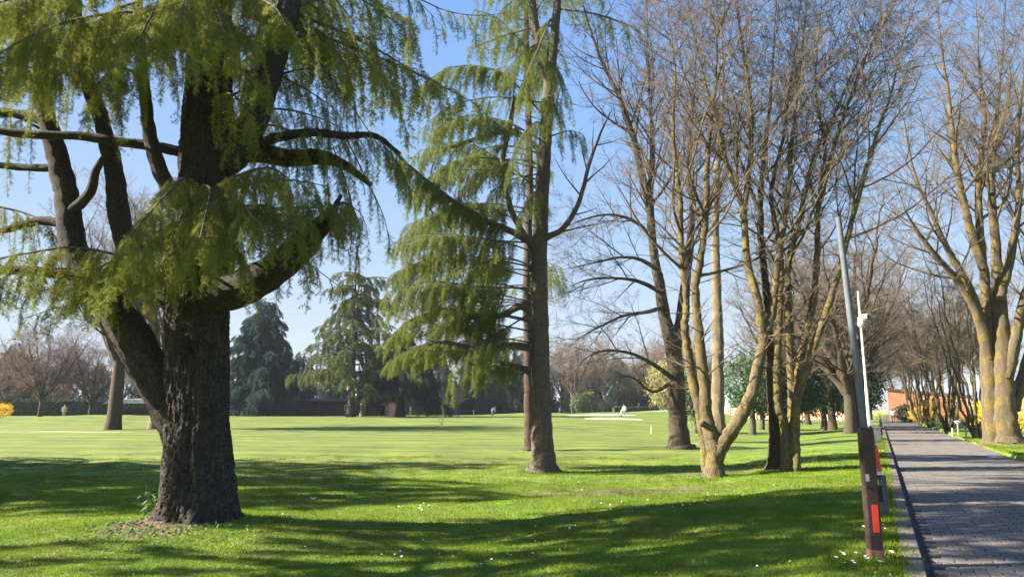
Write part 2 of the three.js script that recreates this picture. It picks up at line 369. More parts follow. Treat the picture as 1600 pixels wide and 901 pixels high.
class Foliage {
  constructor(seed, n) { this.rng = RNG(seed); this.lists = Array.from({ length: n }, () => []); this.twigs = new Builder(); }
  put(p, d, s) { this.lists[Math.floor(this.rng() * this.lists.length)].push(orient(p, d, (this.rng() - .5) * 1.2, s)); }
  // a branch with drooping side branchlets that carry the shoots
  bough(pts, { step = .11, reach = .8, size = .34, droop = .75, every = .095, start = .08, hang = .45, sideways = .85, fill = 1 } = {}) {
    const r = this.rng, ax = spline(pts, .07); this.twigs.tube(spline(pts, .25), 5);
    let acc = 0, side = 1;
    for (let k = 1; k < ax.length; k++) {
      const f = k / (ax.length - 1); acc += ax[k].p.distanceTo(ax[k - 1].p);
      if (f < start || acc < step) continue; acc = 0; side = -side; if (r() > fill) continue;
      const tan = ax[k].p.clone().sub(ax[k - 1].p).normalize(), lat = tan.clone().cross(UPV).normalize();
      const d0 = lat.multiplyScalar(side * sideways * (.5 + .8 * r())).addScaledVector(tan, .35 + .6 * r()); d0.y += .12 - .3 * r(); d0.normalize();
      const L = reach * (.45 + .75 * r()) * (f > .8 ? 1 - (f - .8) * 2 : 1) * (.65 + .35 * Math.min(1, f * 4)), dr = droop * (.5 + .9 * r());
      const pos = u => { const q = ax[k].p.clone().addScaledVector(d0, L * u * (1 - .3 * u)); q.y -= dr * L * u * u; return q; };
      this.twigs.tube([0, .33, .66, 1].map(u => ({ p: pos(u), r: mix(.008, .0025, u) })), 3);
      const n = Math.max(2, Math.round(L / every));
      for (let j = 0; j <= n; j++) {
        const u = (j + r() * .5) / (n + .5), p = pos(u), d = pos(u + .05).sub(p).normalize();
        d.x += (r() - .5) * .75; d.z += (r() - .5) * .75; d.y -= hang * (.4 + r()); 
        this.put(p, d, size * (.6 + .7 * r()));
      }
    }
  }
  finish(parent, origin, geos, mat, twigMat, name = 'foliage') {
    if (this.twigs.size) part('branchlets', this.twigs.geo(origin), twigMat, parent, 'stuff');
    const T = new THREE.Matrix4().makeTranslation(-origin.x, -origin.y, -origin.z);
    this.lists.forEach((l, k) => l.length && instanced(name, geos[k], mat, l.map(m => m.premultiply(T)), parent));
  }
}
const axis = (D, list, r0 = .03, r1 = .008) => list.map(([x, y, dz = 0], k) => ({ p: at(x, y, D + dz), r: mix(r0, r1, k / (list.length - 1)) }));

// ---------------------------------------------------------------- the great cedar in front
{
  const D = -CEDAR.z, O = V(CEDAR.x, H(CEDAR.x, CEDAR.z), CEDAR.z), rng = RNG(401);
  const o = thing('deodar_cedar', 'massive dark-barked cedar with forked limbs and hanging needles, beside the ivy and bare soil', 'tree', O);
  // trunk: fine mesh with real bark relief, root flare, a knot
  const prof = spline(traced(D, [[312, 828, 58.3], [311, 812, 56.4], [312, 780, 52.6], [311, 730, 49.8], [310, 660, 47.0], [308, 560, 46.1], [310, 470, 47.0], [316, 390, 45.1], [320, 300, 43.2], [324, 200, 40.4], [326, 100, 35.7], [330, 0, 31.0], [336, -140, 24.4], [340, -320, 16.0], [342, -520, 6.6]]), .035);
  const R = 170, p = [], u = [], idx = [], knot = at(293, 545, D - .5);
  prof.forEach((q, k) => {
    for (let j = 0; j <= R; j++) {
      const a = j / R * Math.PI * 2, c = Math.cos(a), s = Math.sin(a), y = q.p.y;
      const flare = Math.exp(-Math.max(0, y - O.y) / .22);
      let r = q.r * (1 + flare * (.06 + .08 * Math.sin(a * 5 + 1) + .06 * Math.sin(a * 9 + 2))) * (1 + .05 * N3(c * 1.3, y * .5, s * 1.3) + .035 * Math.sin(a * 3 + y * .4) );
      const n1 = N3(c * 6.5, y * 2.1, s * 6.5), n2 = N3(c * 15, y * 6.5, s * 15);
      r += .03 * N3(c * 2.4, y * .9 + 7, s * 2.4) - .042 * Math.pow(1 - Math.abs(n1), 4) - .02 * Math.pow(1 - Math.abs(n2), 3) + .008;
      const P = V(q.p.x + c * r, y, q.p.z + s * r), dk = Math.hypot(P.x - knot.x, (P.y - knot.y) * .9);
      if (s > 0 && dk < .6) { const push = .085 * Math.exp(-(((dk - .19) / .06) ** 2)) - .17 * Math.exp(-((dk / .10) ** 2)) + .035 * Math.exp(-(((dk - .34) / .05) ** 2)); P.x += c * push; P.z += s * push; }
      p.push(P.x - O.x, P.y - O.y, P.z - O.z); u.push(j / R * 3, y * .9);
    }
    if (k) for (let j = 0; j < R; j++) { const a = (k - 1) * (R + 1) + j, b = a + R + 1; idx.push(a, b, a + 1, a + 1, b, b + 1); }
  });
  const g = new THREE.BufferGeometry(); g.setAttribute('position', new THREE.Float32BufferAttribute(p, 3)); g.setAttribute('uv', new THREE.Float32BufferAttribute(u, 2)); g.setIndex(idx); g.computeVertexNormals();
  part('trunk', g, M.cedarBark, o);
  const limbs = [
    [[302, 700, 34.8, .1], [266, 632, 32.19, 0], [235, 580, 30.45, -.1], [203, 522, 27.84, -.1], [170, 475, 24.36, 0], [132, 430, 21.75, .1], [110, 370, 19.14, .15], [105, 310, 18.27, .2], [88, 240, 15.66, .2], [66, 160, 13.05, .2], [56, 60, 11.31, .1], [50, -60, 9.57, 0], [40, -240, 5.22, 0]],
    [[285, 470, 21.75, .2], [240, 440, 20.88, .3], [205, 390, 19.14, .4], [187, 345, 16.53, .4], [179, 275, 14.79, .4], [160, 195, 12.18, .4], [130, 110, 10.44, .4], [118, 0, 8.7, .4], [110, -150, 5.22, .4]],
    [[292, 330, 14, -.2], [262, 292, 13, -.4], [240, 238, 12, -.5], [228, 170, 10, -.5], [220, 90, 8, -.5], [216, -20, 6, -.5]],
    [[330, 462, 34, -.1], [368, 452, 30, -.2], [402, 438, 27, -.3], [442, 410, 25, -.35], [478, 378, 22, -.4], [500, 354, 15, -.4], [513, 340, 11, -.38], [522, 326, 6, -.36], [532, 304, 2.5, -.3]],
    [[345, 250, 12, .1], [390, 232, 10, .1], [432, 215, 8, .1], [490, 207, 7, .1], [540, 212, 6, .1], [585, 212, 5, .1], [625, 240, 3, .1]],
    [[345, 245, 18, .3], [400, 238, 16, .4], [450, 247, 15, .5], [505, 246, 12, .6], [545, 262, 7, .7], [580, 290, 4, .8]],
    [[295, 240, 9, 0], [240, 228, 8, -.1], [190, 222, 8, -.2], [120, 212, 7, -.3], [50, 210, 7, -.4], [-30, 203, 6, -.5], [-120, 210, 4, -.6]],
    [[300, 440, 12, -.1], [230, 432, 10, -.3], [160, 436, 9, -.4], [80, 426, 8, -.5], [0, 421, 8, -.6], [-110, 424, 5, -.7]],
    [[345, 260, 26, .0], [378, 225, 25, .0], [405, 160, 23, 0], [430, 80, 21, 0], [450, 10, 19, 0], [470, -90, 15, 0], [495, -260, 8, 0]],
    [[110, 330, 9, .1], [140, 300, 8, 0], [150, 265, 6, -.1], [170, 235, 4, -.2]],
    [[112, 352, 8, .2], [60, 345, 7, .3], [0, 360, 5, .4], [-60, 355, 4, .5]],
    [[95, 262, 7, .2], [50, 262, 6, .3], [0, 258, 5, .4], [-60, 250, 3, .5]],
    [[80, 195, 9, .2], [40, 180, 8, .3], [0, 175, 7, .3], [-60, 170, 5, .3]],
  ];
  for (const l of limbs) { const b = new Builder(); b.tube(wobble(spline(traced(D, l), .09), .012, l[0][0]), 20, true, .09); part('limb', b.geo(O), M.cedarBark, o); }
  const f = new Foliage(402, 3);
  const big = [
    [[508, 346, -.4], [500, 318, -.7], [486, 300, -1]], [[512, 340, -.4], [530, 318, -.5], [548, 320, -.6]], [[490, 364, -.4], [480, 340, -.9], [462, 335, -1.3]],
    [[220, 0, -.5], [170, 20, -1.4], [110, 70, -2], [70, 120, -2.3]], [[50, 0, 0], [60, 30, -1.2], [50, 80, -2]], [[260, 400, -.3], [230, 390, -1], [190, 400, -1.6], [150, 420, -1.9]],
    // hanging curtains overhead, towards the viewer
    [[300, 60, -.5], [220, 20, -1.8], [120, 30, -2.4], [40, 60, -2.8], [-30, 100, -3]], [[300, -20, -.5], [260, 0, -2], [232, 30, -2.8], [214, 70, -3.2]], [[312, 20, -.4], [330, 10, -1.6], [342, 25, -2.4], [350, 60, -2.8]],
    [[320, -60, 0], [390, -10, -1.3], [430, 12, -2], [446, 40, -2.3]], [[60, 160, 0], [40, 110, -1], [0, 90, -1.6], [-70, 90, -2]], [[60, 100, 0], [110, 50, -1], [150, 55, -1.8], [190, 75, -2.3]],
    [[318, -80, -.3], [280, -60, -1.6], [180, -50, -2.4], [90, -20, -2.8]], [[120, 0, 0], [70, -20, -1], [10, 0, -1.8], [-50, 20, -2.2]],
    [[318, -110, -.3], [300, -60, -1.9], [290, -20, -2.8], [282, 30, -3.2]], [[58, 60, 0], [20, 20, -.8], [-30, 20, -1.2]], [[225, 150, -.5], [205, 110, -1], [180, 110, -1.4], [165, 140, -1.6]], 
    // boughs in the middle, towards the viewer
    [[300, 300, -.45], [288, 278, -1.2], [258, 305, -1.9], [222, 345, -2.3], [200, 372, -2.5]], [[318, 290, -.45], [328, 295, -1.2], [322, 330, -1.9], [312, 372, -2.3]], [[345, 285, -.3], [388, 268, -1], [424, 262, -1.5], [452, 280, -1.8]],
    [[250, 430, 0], [180, 398, -.7], [110, 386, -1.1], [40, 396, -1.4], [-30, 408, -1.5]], [[340, 340, -.4], [352, 365, -1.1], [362, 395, -1.6]], [[200, 450, -.2], [130, 422, -.5], [70, 420, -.8], [10, 430, -1]], [[282, 400, -.5], [268, 395, -1.2], [246, 418, -1.7]], [[335, 300, -.4], [370, 310, -1.3], [400, 345, -1.9]],
    [[300, 350, -.5], [280, 345, -1.5], [262, 372, -2.1]], [[350, 330, -.3], [400, 320, -.9], [440, 330, -1.3], [462, 360, -1.5]], [[170, 470, -.2], [150, 440, -.8], [110, 430, -1.3]],
  ];
  for (const l of big) f.bough(axis(D, l), { reach: .6, size: .34, hang: .95, step: .065, every: .085, droop: .95 });
  // dark curtain to the right of the trunk
  const dim = [
    [[350, 60, .2], [400, 58, .5], [460, 75, .8], [515, 108, 1]], [[360, 120, .1], [410, 108, .4], [470, 135, .7], [525, 170, .9]], [[370, 200, .1], [430, 196, .5], [500, 225, .8]], [[345, 150, -.3], [365, 148, -.8], [395, 185, -1.1]], [[345, 60, -.3], [375, 40, -.9], [405, 60, -1.3]],
    [[120, -30, .2], [90, 0, .8], [40, 30, 1.2], [-20, 60, 1.4]], [[60, 40, .2], [90, 30, .8], [140, 60, 1.2]], [[225, 60, -.4], [195, 40, -.2], [165, 60, .1], [140, 100, .3]], [[320, 20, .2], [270, 10, .8], [220, 40, 1.3]], [[300, 20, -.5], [270, 40, -1.2], [250, 90, -1.7]],
    [[360, 150, .2], [430, 118, .4], [490, 108, .5], [545, 130, .5]], [[380, 235, .3], [450, 246, .4], [505, 244, .5], [545, 262, .6]], [[365, 190, .2], [420, 170, .3], [480, 178, .4], [535, 200, .4]], [[440, 60, 0], [490, 55, 0], [530, 85, .1], [552, 140, .1]],
    [[430, 215, .1], [490, 207, .1], [540, 212, .1], [590, 214, .1], [625, 240, .1]], [[385, 330, 0], [440, 325, .4], [500, 326, .8], [535, 345, 1]], [[505, 350, -.4], [535, 315, -.3], [560, 330, -.2]], [[450, 20, 0], [500, 0, .2], [545, 30, .4]], [[350, 90, -.3], [380, 100, -.8], [410, 130, -1.2]],
    [[350, 120, .3], [420, 70, 1], [500, 60, 1.6], [560, 90, 2]], [[350, 300, .5], [430, 280, 1.2], [510, 290, 1.8]],
    [[60, 200, .3], [20, 182, .5], [-40, 190, .6]], [[-20, 320, .4], [30, 330, .4], [70, 345, .3]], [[60, 130, .3], [110, 110, .9], [170, 130, 1.3]],
  ];
  for (const l of dim) f.bough(axis(D, l), { reach: .66, size: .32, hang: 1.0, step: .085, every: .095, droop: 1.3 });
  // long thin whips reaching to the right overhead
  const whips = [[[500, -30, -.5], [560, 45, -.6], [608, 135, -.7], [640, 215, -.8]], [[470, 60, 0], [535, 145, 0], [588, 222, 0], [640, 292, 0], [690, 345, 0]], [[640, -10, -1], [695, 16, -1], [745, 24, -1], [790, 20, -1]], [[560, -60, -.5], [600, -20, -.5], [650, 0, -.5], [690, 40, -.5]], [[590, 214, .1], [630, 270, .1], [650, 330, .1]], [[540, 215, 0], [575, 285, 0], [600, 340, 0], [610, 390, 0]], [[520, 230, 0], [545, 300, 0], [555, 370, 0], [560, 410, 0]], [[636, -20, -.8], [640, 30, -.8], [637, 80, -.8]], [[395, 320, .2], [470, 400, .3], [520, 440, .4], [560, 470, .4]], [[470, 390, -.2], [440, 430, -.2], [410, 460, -.3]], [[150, 470, 0], [90, 480, -.3], [30, 500, -.5]], [[130, 440, .1], [60, 455, .2], [-20, 470, .3]]];
  for (const l of whips) f.bough(axis(D, l, .014, .004), { reach: .38, size: .26, hang: .7, step: .13, every: .11, fill: .75, start: .02 });
  // the crown above the picture, which shades the lawn
  for (let k = 0; k < 18; k++) {
    const y = 8.6 + 6.5 * rng(), a = rng() * 6.283, L = (5.2 - (y - 8.6) * .45) * (.7 + .4 * rng()), c = V(Math.cos(a), 0, Math.sin(a)), q = V(CEDAR.x + .3, y, CEDAR.z);
    if (c.z > .35 && y < 10.5) continue;
    f.bough([0, .35, .7, 1].map(u => ({ p: q.clone().addScaledVector(c, L * u).add(V(0, .35 * u - .75 * u * u, 0)), r: mix(.05, .01, u) })), { reach: 1.1, size: .55, step: .2, every: .2, hang: .5 });
  }
  f.finish(o, O, SPRAYS, M.cedarNeedle, M.cedarTwig);
}

// ---------------------------------------------------------------- bare trees
function twigSpray(seed, n = 8, wide = 1, rad0 = .0125) {
  const rng = RNG(seed), b = new Builder();
  const run = (o, d, L, r, depth) => {
    const pts = []; let p = o.clone(), q = d.clone(); const m = depth ? 3 : 5;
    for (let k = 0; k <= m; k++) { pts.push({ p: p.clone(), r: mix(r, r * .35, k / m) }); p.addScaledVector(q, L / m); q.add(V((rng() - .5) * .4, (rng() - .4) * .3, (rng() - .5) * .4)).normalize(); }
    b.tube(pts, 3);
    const kids = depth === 0 ? n : depth === 1 ? 1 : 0;
    for (let k = 0; k < kids; k++) {
      const f = .12 + .83 * (k + rng()) / kids, at0 = pts[Math.min(m - 1, Math.floor(f * m))].p.clone().lerp(pts[Math.min(m, Math.floor(f * m) + 1)].p, f * m % 1);
      const side = V(rng() - .5, rng() - .5, rng() - .5).cross(d).normalize();
      run(at0, d.clone().multiplyScalar(.75).addScaledVector(side, .8 * wide).normalize(), L * (depth ? .45 : .5) * (1.1 - f * .5) * (.7 + .5 * rng()), r * .6, depth + 1);
    }
  };
  run(V(0, 0, 0), V(1, 0, 0), 1, rad0, 0);
  return b.geo();
}
const TWIGS = [61, 62, 63].map(s => twigSpray(s));
const TWIGSFAR = [64, 65].map(s => { return twigSpray(s, 8, 1, .014); });
class Bare {
  constructor(seed, n) { this.rng = RNG(seed); this.b = new Builder(); this.lists = Array.from({ length: n }, () => []); }
  twig(p, d, s) { const m = orient(p, d, this.rng() * 6.28, s); this.lists[Math.floor(this.rng() * this.lists.length)].push(m); }
  limb(o, d, L, r0, { lift = .05, jag = .12, seg = .3, tip = .3, sides = 5 } = {}) {
    const r = this.rng, n = Math.max(3, Math.round(L / seg)), pts = []; let p = o.clone(), q = d.clone().normalize();
    for (let k = 0; k <= n; k++) { pts.push({ p: p.clone(), r: Math.max(.003, mix(r0, r0 * tip, k / n)) }); p.addScaledVector(q, L / n); q.add(V((r() - .5) * 2 * jag, (r() - .5) * jag + lift, (r() - .5) * 2 * jag)).normalize(); }
    this.b.tube(pts, sides); return pts;
  }
  // side branches along a stem
  clothe(pts, { from = .3, per = 2.2, len = 2.4, depth = 2, angle = [28, 58], lift = .06, twig = .8, rk = .5, bias = null, ends = true, minLen = .35, twigEvery = .95 } = {}) {
    const r = this.rng; let total = 0; const at0 = [0];
    for (let k = 1; k < pts.length; k++) { total += pts[k].p.distanceTo(pts[k - 1].p); at0.push(total); }
    const n = Math.max(1, Math.round(total * (1 - from) * per)); let turn = r() * 6.28;
    for (let k = 0; k < n; k++) {
      const f = from + (1 - from) * (k + r() * .9) / n, s = f * total; let i = 1; while (i < at0.length - 1 && at0[i] < s) i++;
      const w = clamp((s - at0[i - 1]) / Math.max(1e-5, at0[i] - at0[i - 1])), p = pts[i - 1].p.clone().lerp(pts[i].p, w), rr = mix(pts[i - 1].r, pts[i].r, w);
      const tan = pts[i].p.clone().sub(pts[i - 1].p).normalize(), e1 = V(tan.y, tan.z, tan.x).cross(tan).normalize(), e2 = tan.clone().cross(e1);
      turn += 2.4 + (r() - .5); const a = rad(mix(angle[0], angle[1], r()));
      const d = tan.clone().multiplyScalar(Math.cos(a)).addScaledVector(e1, Math.sin(a) * Math.cos(turn)).addScaledVector(e2, Math.sin(a) * Math.sin(turn)); if (bias) d.add(bias); d.normalize();
      const L = Math.max(minLen, len * (1.15 - .75 * (f - from) / (1 - from)) * (.45 + .75 * r())), r0 = clamp(rr * rk * (.6 + .6 * r()), .0095, .017 + L * .0135);
      const q = this.limb(p, d, L, r0, { lift, jag: .14, seg: depth > 1 ? .3 : .25, sides: depth > 1 ? 5 : 4 });
      if (depth > 1) this.clothe(q, { from: .15, per: per * 1.05, len: L * .52, depth: depth - 1, angle, lift, twig, rk: .55, minLen: .3, twigEvery });
      else { const m = Math.max(1, Math.round(L / twigEvery)); for (let j = 0; j < m; j++) { const k2 = Math.min(q.length - 2, Math.floor((j + .6 * r()) / m * (q.length - 1))), t2 = q[k2 + 1].p.clone().sub(q[k2].p).normalize(); t2.add(V((r() - .5) * 1.3, (r() - .35) * 1.1, (r() - .5) * 1.3)); this.twig(q[k2].p, t2, twig * (.55 + .6 * r())); } }
      if (ends) { const e = q[q.length - 1], t2 = e.p.clone().sub(q[q.length - 2].p); this.twig(e.p, t2, twig * (.6 + .5 * r())); }
    }
  }
  finish(parent, origin, geos, barkMat, twigMat) {
    if (this.b.size) part('branches', this.b.geo(origin), barkMat, parent, 'stuff');
    const T = new THREE.Matrix4().makeTranslation(-origin.x, -origin.y, -origin.z);
    this.lists.forEach((l, k) => l.length && instanced('twigs', geos[k], twigMat, l.map(m => m.premultiply(T)), parent));
  }
}
// a bare tree from traced stems: [name, points, options for its side branches]
function bareTree(name, label, base, D, stems, seed, bark, twigMat, group, step = .13, low = false) {
  const o = thing(name, label, 'tree', base, group), w = new Bare(seed, 3);
  stems.forEach(([nm, list, opt], k) => {
    const pts = spline(traced(D, list), step), b = new Builder(); wobble(pts, .02, seed + k);
    if (nm !== 'cut_stub' && nm !== 'burr') pts.forEach((q, i) => { const u = i / (pts.length - 1); q.r *= mix(1, .72, ss(.1, .6, u)) * mix(1, .25, ss(.6, 1, u)); });
    if (nm === 'trunk' || list[0][4]) pts.forEach(q => { const y = q.p.y - base.y; q.r *= 1 + .45 * Math.exp(-Math.max(0, y) / .16); });
    b.tube(pts, 22, true, .10); const sg = b.geo(base); sg.computeVertexNormals(); part(nm, sg, bark, o);
    if (opt) w.clothe(pts, opt);
    if (opt && low) w.clothe(pts, { from: .16, per: 5, len: 1.15, depth: 1, angle: [45, 85], lift: .02, twig: .6, rk: .18 });
  });
  w.finish(o, base, TWIGS, bark, twigMat); return o;
}
{
  const b = ground(1116, 748), D = -b.z;
  bareTree('hornbeam', 'bare multi-stemmed tree forking into a V above the grass, before a pale straight trunk', b, D, [
    ['trunk', [[1117, 756, 14.79], [1116, 735, 13.31], [1117, 705, 12.57], [1112, 680, 11.83], [1104, 649, 10.35], [1101, 600, 9.61], [1095, 547, 9.24], [1089, 489, 8.88], [1087, 444, 8.51], [1094, 410, 7.77], [1104, 326, 7.03], [1105, 261, 6.66], [1111, 196, 5.92], [1118, 140, 5.55], [1118, 47, 4.81], [1106, 0, 3.7], [1098, -120, 2.22]], { from: .34, per: 2.64, len: 3.6 }],
    ['stem', [[1106, 750, 8.14, .45], [1103, 700, 8.14, .45], [1095, 649, 8.14, .4], [1078, 569, 8.14, .4], [1071, 511, 7.4, .4], [1073, 466, 6.66, .4], [1066, 410, 6.66, .4], [1062, 303, 5.92, .4], [1052, 210, 5.18, .3], [1055, 117, 4.44, .3], [1048, 47, 3.7, .3], [1034, -60, 2.22, .3]], { from: .34, per: 2.64, len: 3.48 }],
    ['stem', [[1116, 722, 11.09, 0], [1130, 692, 11.09, -.1], [1149, 665, 10.72, -.2], [1170, 627, 9.98, -.25], [1184, 578, 9.24, -.3], [1194, 529, 8.88, -.3], [1207, 489, 8.14, -.3], [1212, 444, 7.4, -.3], [1218, 400, 6.66, -.3], [1232, 300, 5.92, -.3], [1240, 200, 5.18, -.2], [1252, 100, 4.44, -.1], [1262, -20, 2.96, 0], [1268, -140, 1.85, 0]], { from: .36, per: 2.64, len: 3.48 }],
    ['stem', [[1193, 530, 6.66, -.3], [1184, 467, 6.66, -.3], [1168, 410, 6.29, -.2], [1160, 322, 5.92, -.2], [1138, 262, 5.55, -.2], [1122, 200, 4.44, -.1], [1100, 120, 3.7, 0], [1078, 20, 2.96, .1], [1066, -80, 1.85, .1]], { from: .35, per: 2.64, len: 3.12 }],
    ['stem', [[1163, 335, 4.81, -.2], [1173, 235, 4.44, -.3], [1171, 140, 4.07, -.4], [1160, 70, 3.7, -.4], [1152, 0, 2.96, -.4], [1150, -90, 1.85, -.4]], { from: .1, per: 2.64, len: 2.64 }],
    ['stem', [[1118, 60, 3.7, 0], [1130, 30, 3.33, 0], [1146, -5, 2.96, 0], [1165, -110, 1.85, 0]], { from: .1, per: 2.64, len: 2.16 }],
    ['cut_stub', [[1105, 664, 5.92, 0], [1098, 661, 5.18, -.14], [1095, 659, 4.44, -.2]], null],
  ], 501, M.hornBark, M.twig, undefined, .12, true);
}
{
  const b = ground(1233, 738), D = -b.z;
  bareTree('hornbeam', 'bare leaning multi-stemmed tree with a gnarled hollow foot, nearest the raised grey pole', b, D, [
    ['trunk', [[1232, 748, 10.46], [1231, 730, 9.15], [1227, 675, 8.17], [1216, 631, 7.52], [1214, 578, 7.19], [1218, 511, 6.86], [1220, 467, 6.54], [1221, 400, 5.88], [1206, 303, 5.23, .1], [1225, 210, 4.58, .1], [1237, 117, 3.92, .1], [1248, 47, 3.27, .1], [1254, -60, 1.96, .1]], { from: .36, per: 2.38, len: 3.5 }],
    ['stem', [[1239, 740, 7.84, -.05], [1242, 705, 7.84, -.1], [1243, 660, 7.52, -.15], [1246, 622, 7.19, -.2], [1268, 555, 6.86, -.3], [1291, 489, 6.54, -.4], [1308, 436, 6.21, -.5], [1317, 405, 5.88, -.5], [1343, 303, 5.23, -.6], [1366, 224, 4.58, -.7], [1394, 140, 3.92, -.8], [1413, 60, 3.27, -.9], [1436, -10, 2.61, -1], [1450, -110, 1.63, -1]], { from: .36, per: 2.5, len: 3.75 }],
    ['stem', [[1237, 742, 7.19, .35], [1238, 640, 7.19, .4], [1234, 520, 6.54, .5], [1233, 410, 5.88, .5], [1248, 350, 5.23, .5], [1276, 233, 4.58, .5], [1296, 198, 3.92, .5], [1334, 110, 3.27, .5], [1366, 50, 2.61, .5], [1392, 0, 1.96, .5]], { from: .36, per: 2.38, len: 3.5 }],
    ['stem', [[1238, 715, 7.84, .2], [1243, 640, 7.19, .3], [1252, 555, 6.86, .4], [1268, 489, 6.54, .5], [1277, 410, 5.88, .6], [1279, 326, 5.23, .6], [1290, 240, 4.58, .6], [1275, 140, 3.59, .6], [1283, 20, 2.61, .6], [1290, -90, 1.63, .6]], { from: .36, per: 2.5, len: 3.62 }],
    ['stem', [[1279, 326, 4.58, .6], [1300, 240, 3.92, .3], [1334, 140, 3.27, .1], [1366, 62, 2.74, 0], [1392, 20, 2.29, 0], [1420, -50, 1.63, 0]], { from: .15, per: 2.62, len: 3.0 }],
    ['cut_stub', [[1243, 625, 5.23, -.2], [1239, 619, 4.58, -.32], [1237, 617, 3.92, -.38]], null],
    ['burr', [[1240, 742, 5.88, -.1], [1246, 728, 6.54, -.28], [1245, 714, 5.23, -.3], [1241, 704, 2.61, -.25]], null],
  ], 511, M.hornBark, M.twig, undefined, .12, true);
}
{
  const b = ground(1211, 736), D = -b.z;
  bareTree('lime_tree', 'dark straight bare trunk standing close behind the leaning multi-stemmed tree', b, D, [
    ['trunk', [[1211, 742, 11.47], [1211, 725, 10.32], [1211, 667, 9.56], [1207, 600, 9.18], [1202, 533, 8.8], [1199, 470, 8.41], [1192, 400, 7.65], [1188, 320, 6.89], [1196, 230, 6.12], [1206, 130, 4.97], [1212, 20, 3.83], [1216, -100, 2.29]], { from: .38, per: 1.56, len: 3.08 }],
  ], 521, M.limeBark, M.twigDark);
}
{
  const b = ground(1062, 700), D = -b.z;
  bareTree('lime_tree', 'big dark bare tree sending long drooping limbs toward the cedar trunk', b, D, [
    ['trunk', [[1063, 706, 18.05], [1062, 690, 15.67], [1058, 640, 13.77], [1056, 580, 13.3], [1052, 545, 13.3], [1040, 500, 11.88], [1030, 440, 10.92], [1024, 410, 9.97], [1016, 320, 8.55], [1020, 233, 7.6], [1015, 140, 6.17], [1011, 20, 4.27], [1010, -90, 2.85]], { from: .42, per: 2.56, len: 4.6 }],
    ['limb', [[1054, 552, 9.5, 0], [1064, 500, 9.03, .2], [1074, 420, 8.07, .4], [1082, 330, 6.65, .5], [1078, 230, 5.7, .5], [1086, 130, 4.75, .5], [1090, 20, 3.32, .5]], { from: .25, per: 2.56, len: 4.02 }],
    ['limb', [[1016, 330, 6.65, 0], [988, 212, 5.7, -.3], [968, 152, 4.75, -.5], [938, 90, 3.8, -.7], [915, 20, 2.85, -.8], [900, -60, 1.9, -.8]], { from: .2, per: 2.56, len: 3.68 }],
    ['limb', [[1050, 590, 4.12, -.2], [1030, 575, 3.53, -.6], [989, 553, 2.94, -1], [944, 548, 2.47, -1.3], [915, 560, 1.88, -1.5], [893, 588, 1.18, -1.6]], { from: .2, per: 2.97, len: 2.53, lift: -.03, depth: 2, twig: .7 }],
    ['limb', [[1036, 480, 3.53, -.2], [1012, 487, 3.18, -.6], [975, 493, 2.71, -1], [944, 507, 2.36, -1.3], [910, 525, 1.77, -1.5], [882, 548, 1.18, -1.7]], { from: .2, per: 2.97, len: 2.53, lift: -.02, twig: .7 }],
    ['limb', [[1030, 455, 3.53, -.2], [1000, 440, 3.18, -.6], [953, 434, 2.71, -1], [915, 438, 2.24, -1.3], [880, 452, 1.53, -1.5]], { from: .2, per: 2.97, len: 2.76, lift: .0, twig: .7 }],
    ['limb', [[1026, 420, 3.53, -.2], [1000, 405, 3.18, -.6], [967, 402, 2.71, -1], [930, 410, 2.24, -1.3], [884, 420, 1.53, -1.5]], { from: .2, per: 2.97, len: 2.99, lift: .01, twig: .7 }],
    ['limb', [[1022, 370, 3.24, -.1], [990, 345, 2.94, -.4], [950, 335, 2.36, -.8], [905, 345, 1.77, -1], [872, 360, 1.18, -1.2]], { from: .2, per: 2.97, len: 2.99, lift: .02, twig: .7 }],
    ['limb', [[1046, 600, 2.94, -.2], [1020, 612, 2.36, -.6], [985, 588, 2.0, -1], [960, 590, 1.53, -1.3]], { from: .2, per: 2.97, len: 1.61, lift: .0, twig: .6 }],
  ], 531, M.limeBark, M.twigDark, undefined, .3);
}
{
  const b = ground(1123, 690), D = -b.z;
  bareTree('plane_tree', 'pale straight trunk seen between the stems of the V-forked tree', b, D, [
    ['trunk', [[1124, 696, 12], [1123, 680, 11], [1122, 620, 10], [1122, 524, 9.5], [1120, 444, 9], [1118, 350, 8], [1122, 250, 7], [1130, 140, 5.5], [1126, 20, 4], [1124, -60, 3]], { from: .4, per: 1.0, len: 3.6 }],
  ], 541, M.planeBark, M.twig, undefined, .3);
}
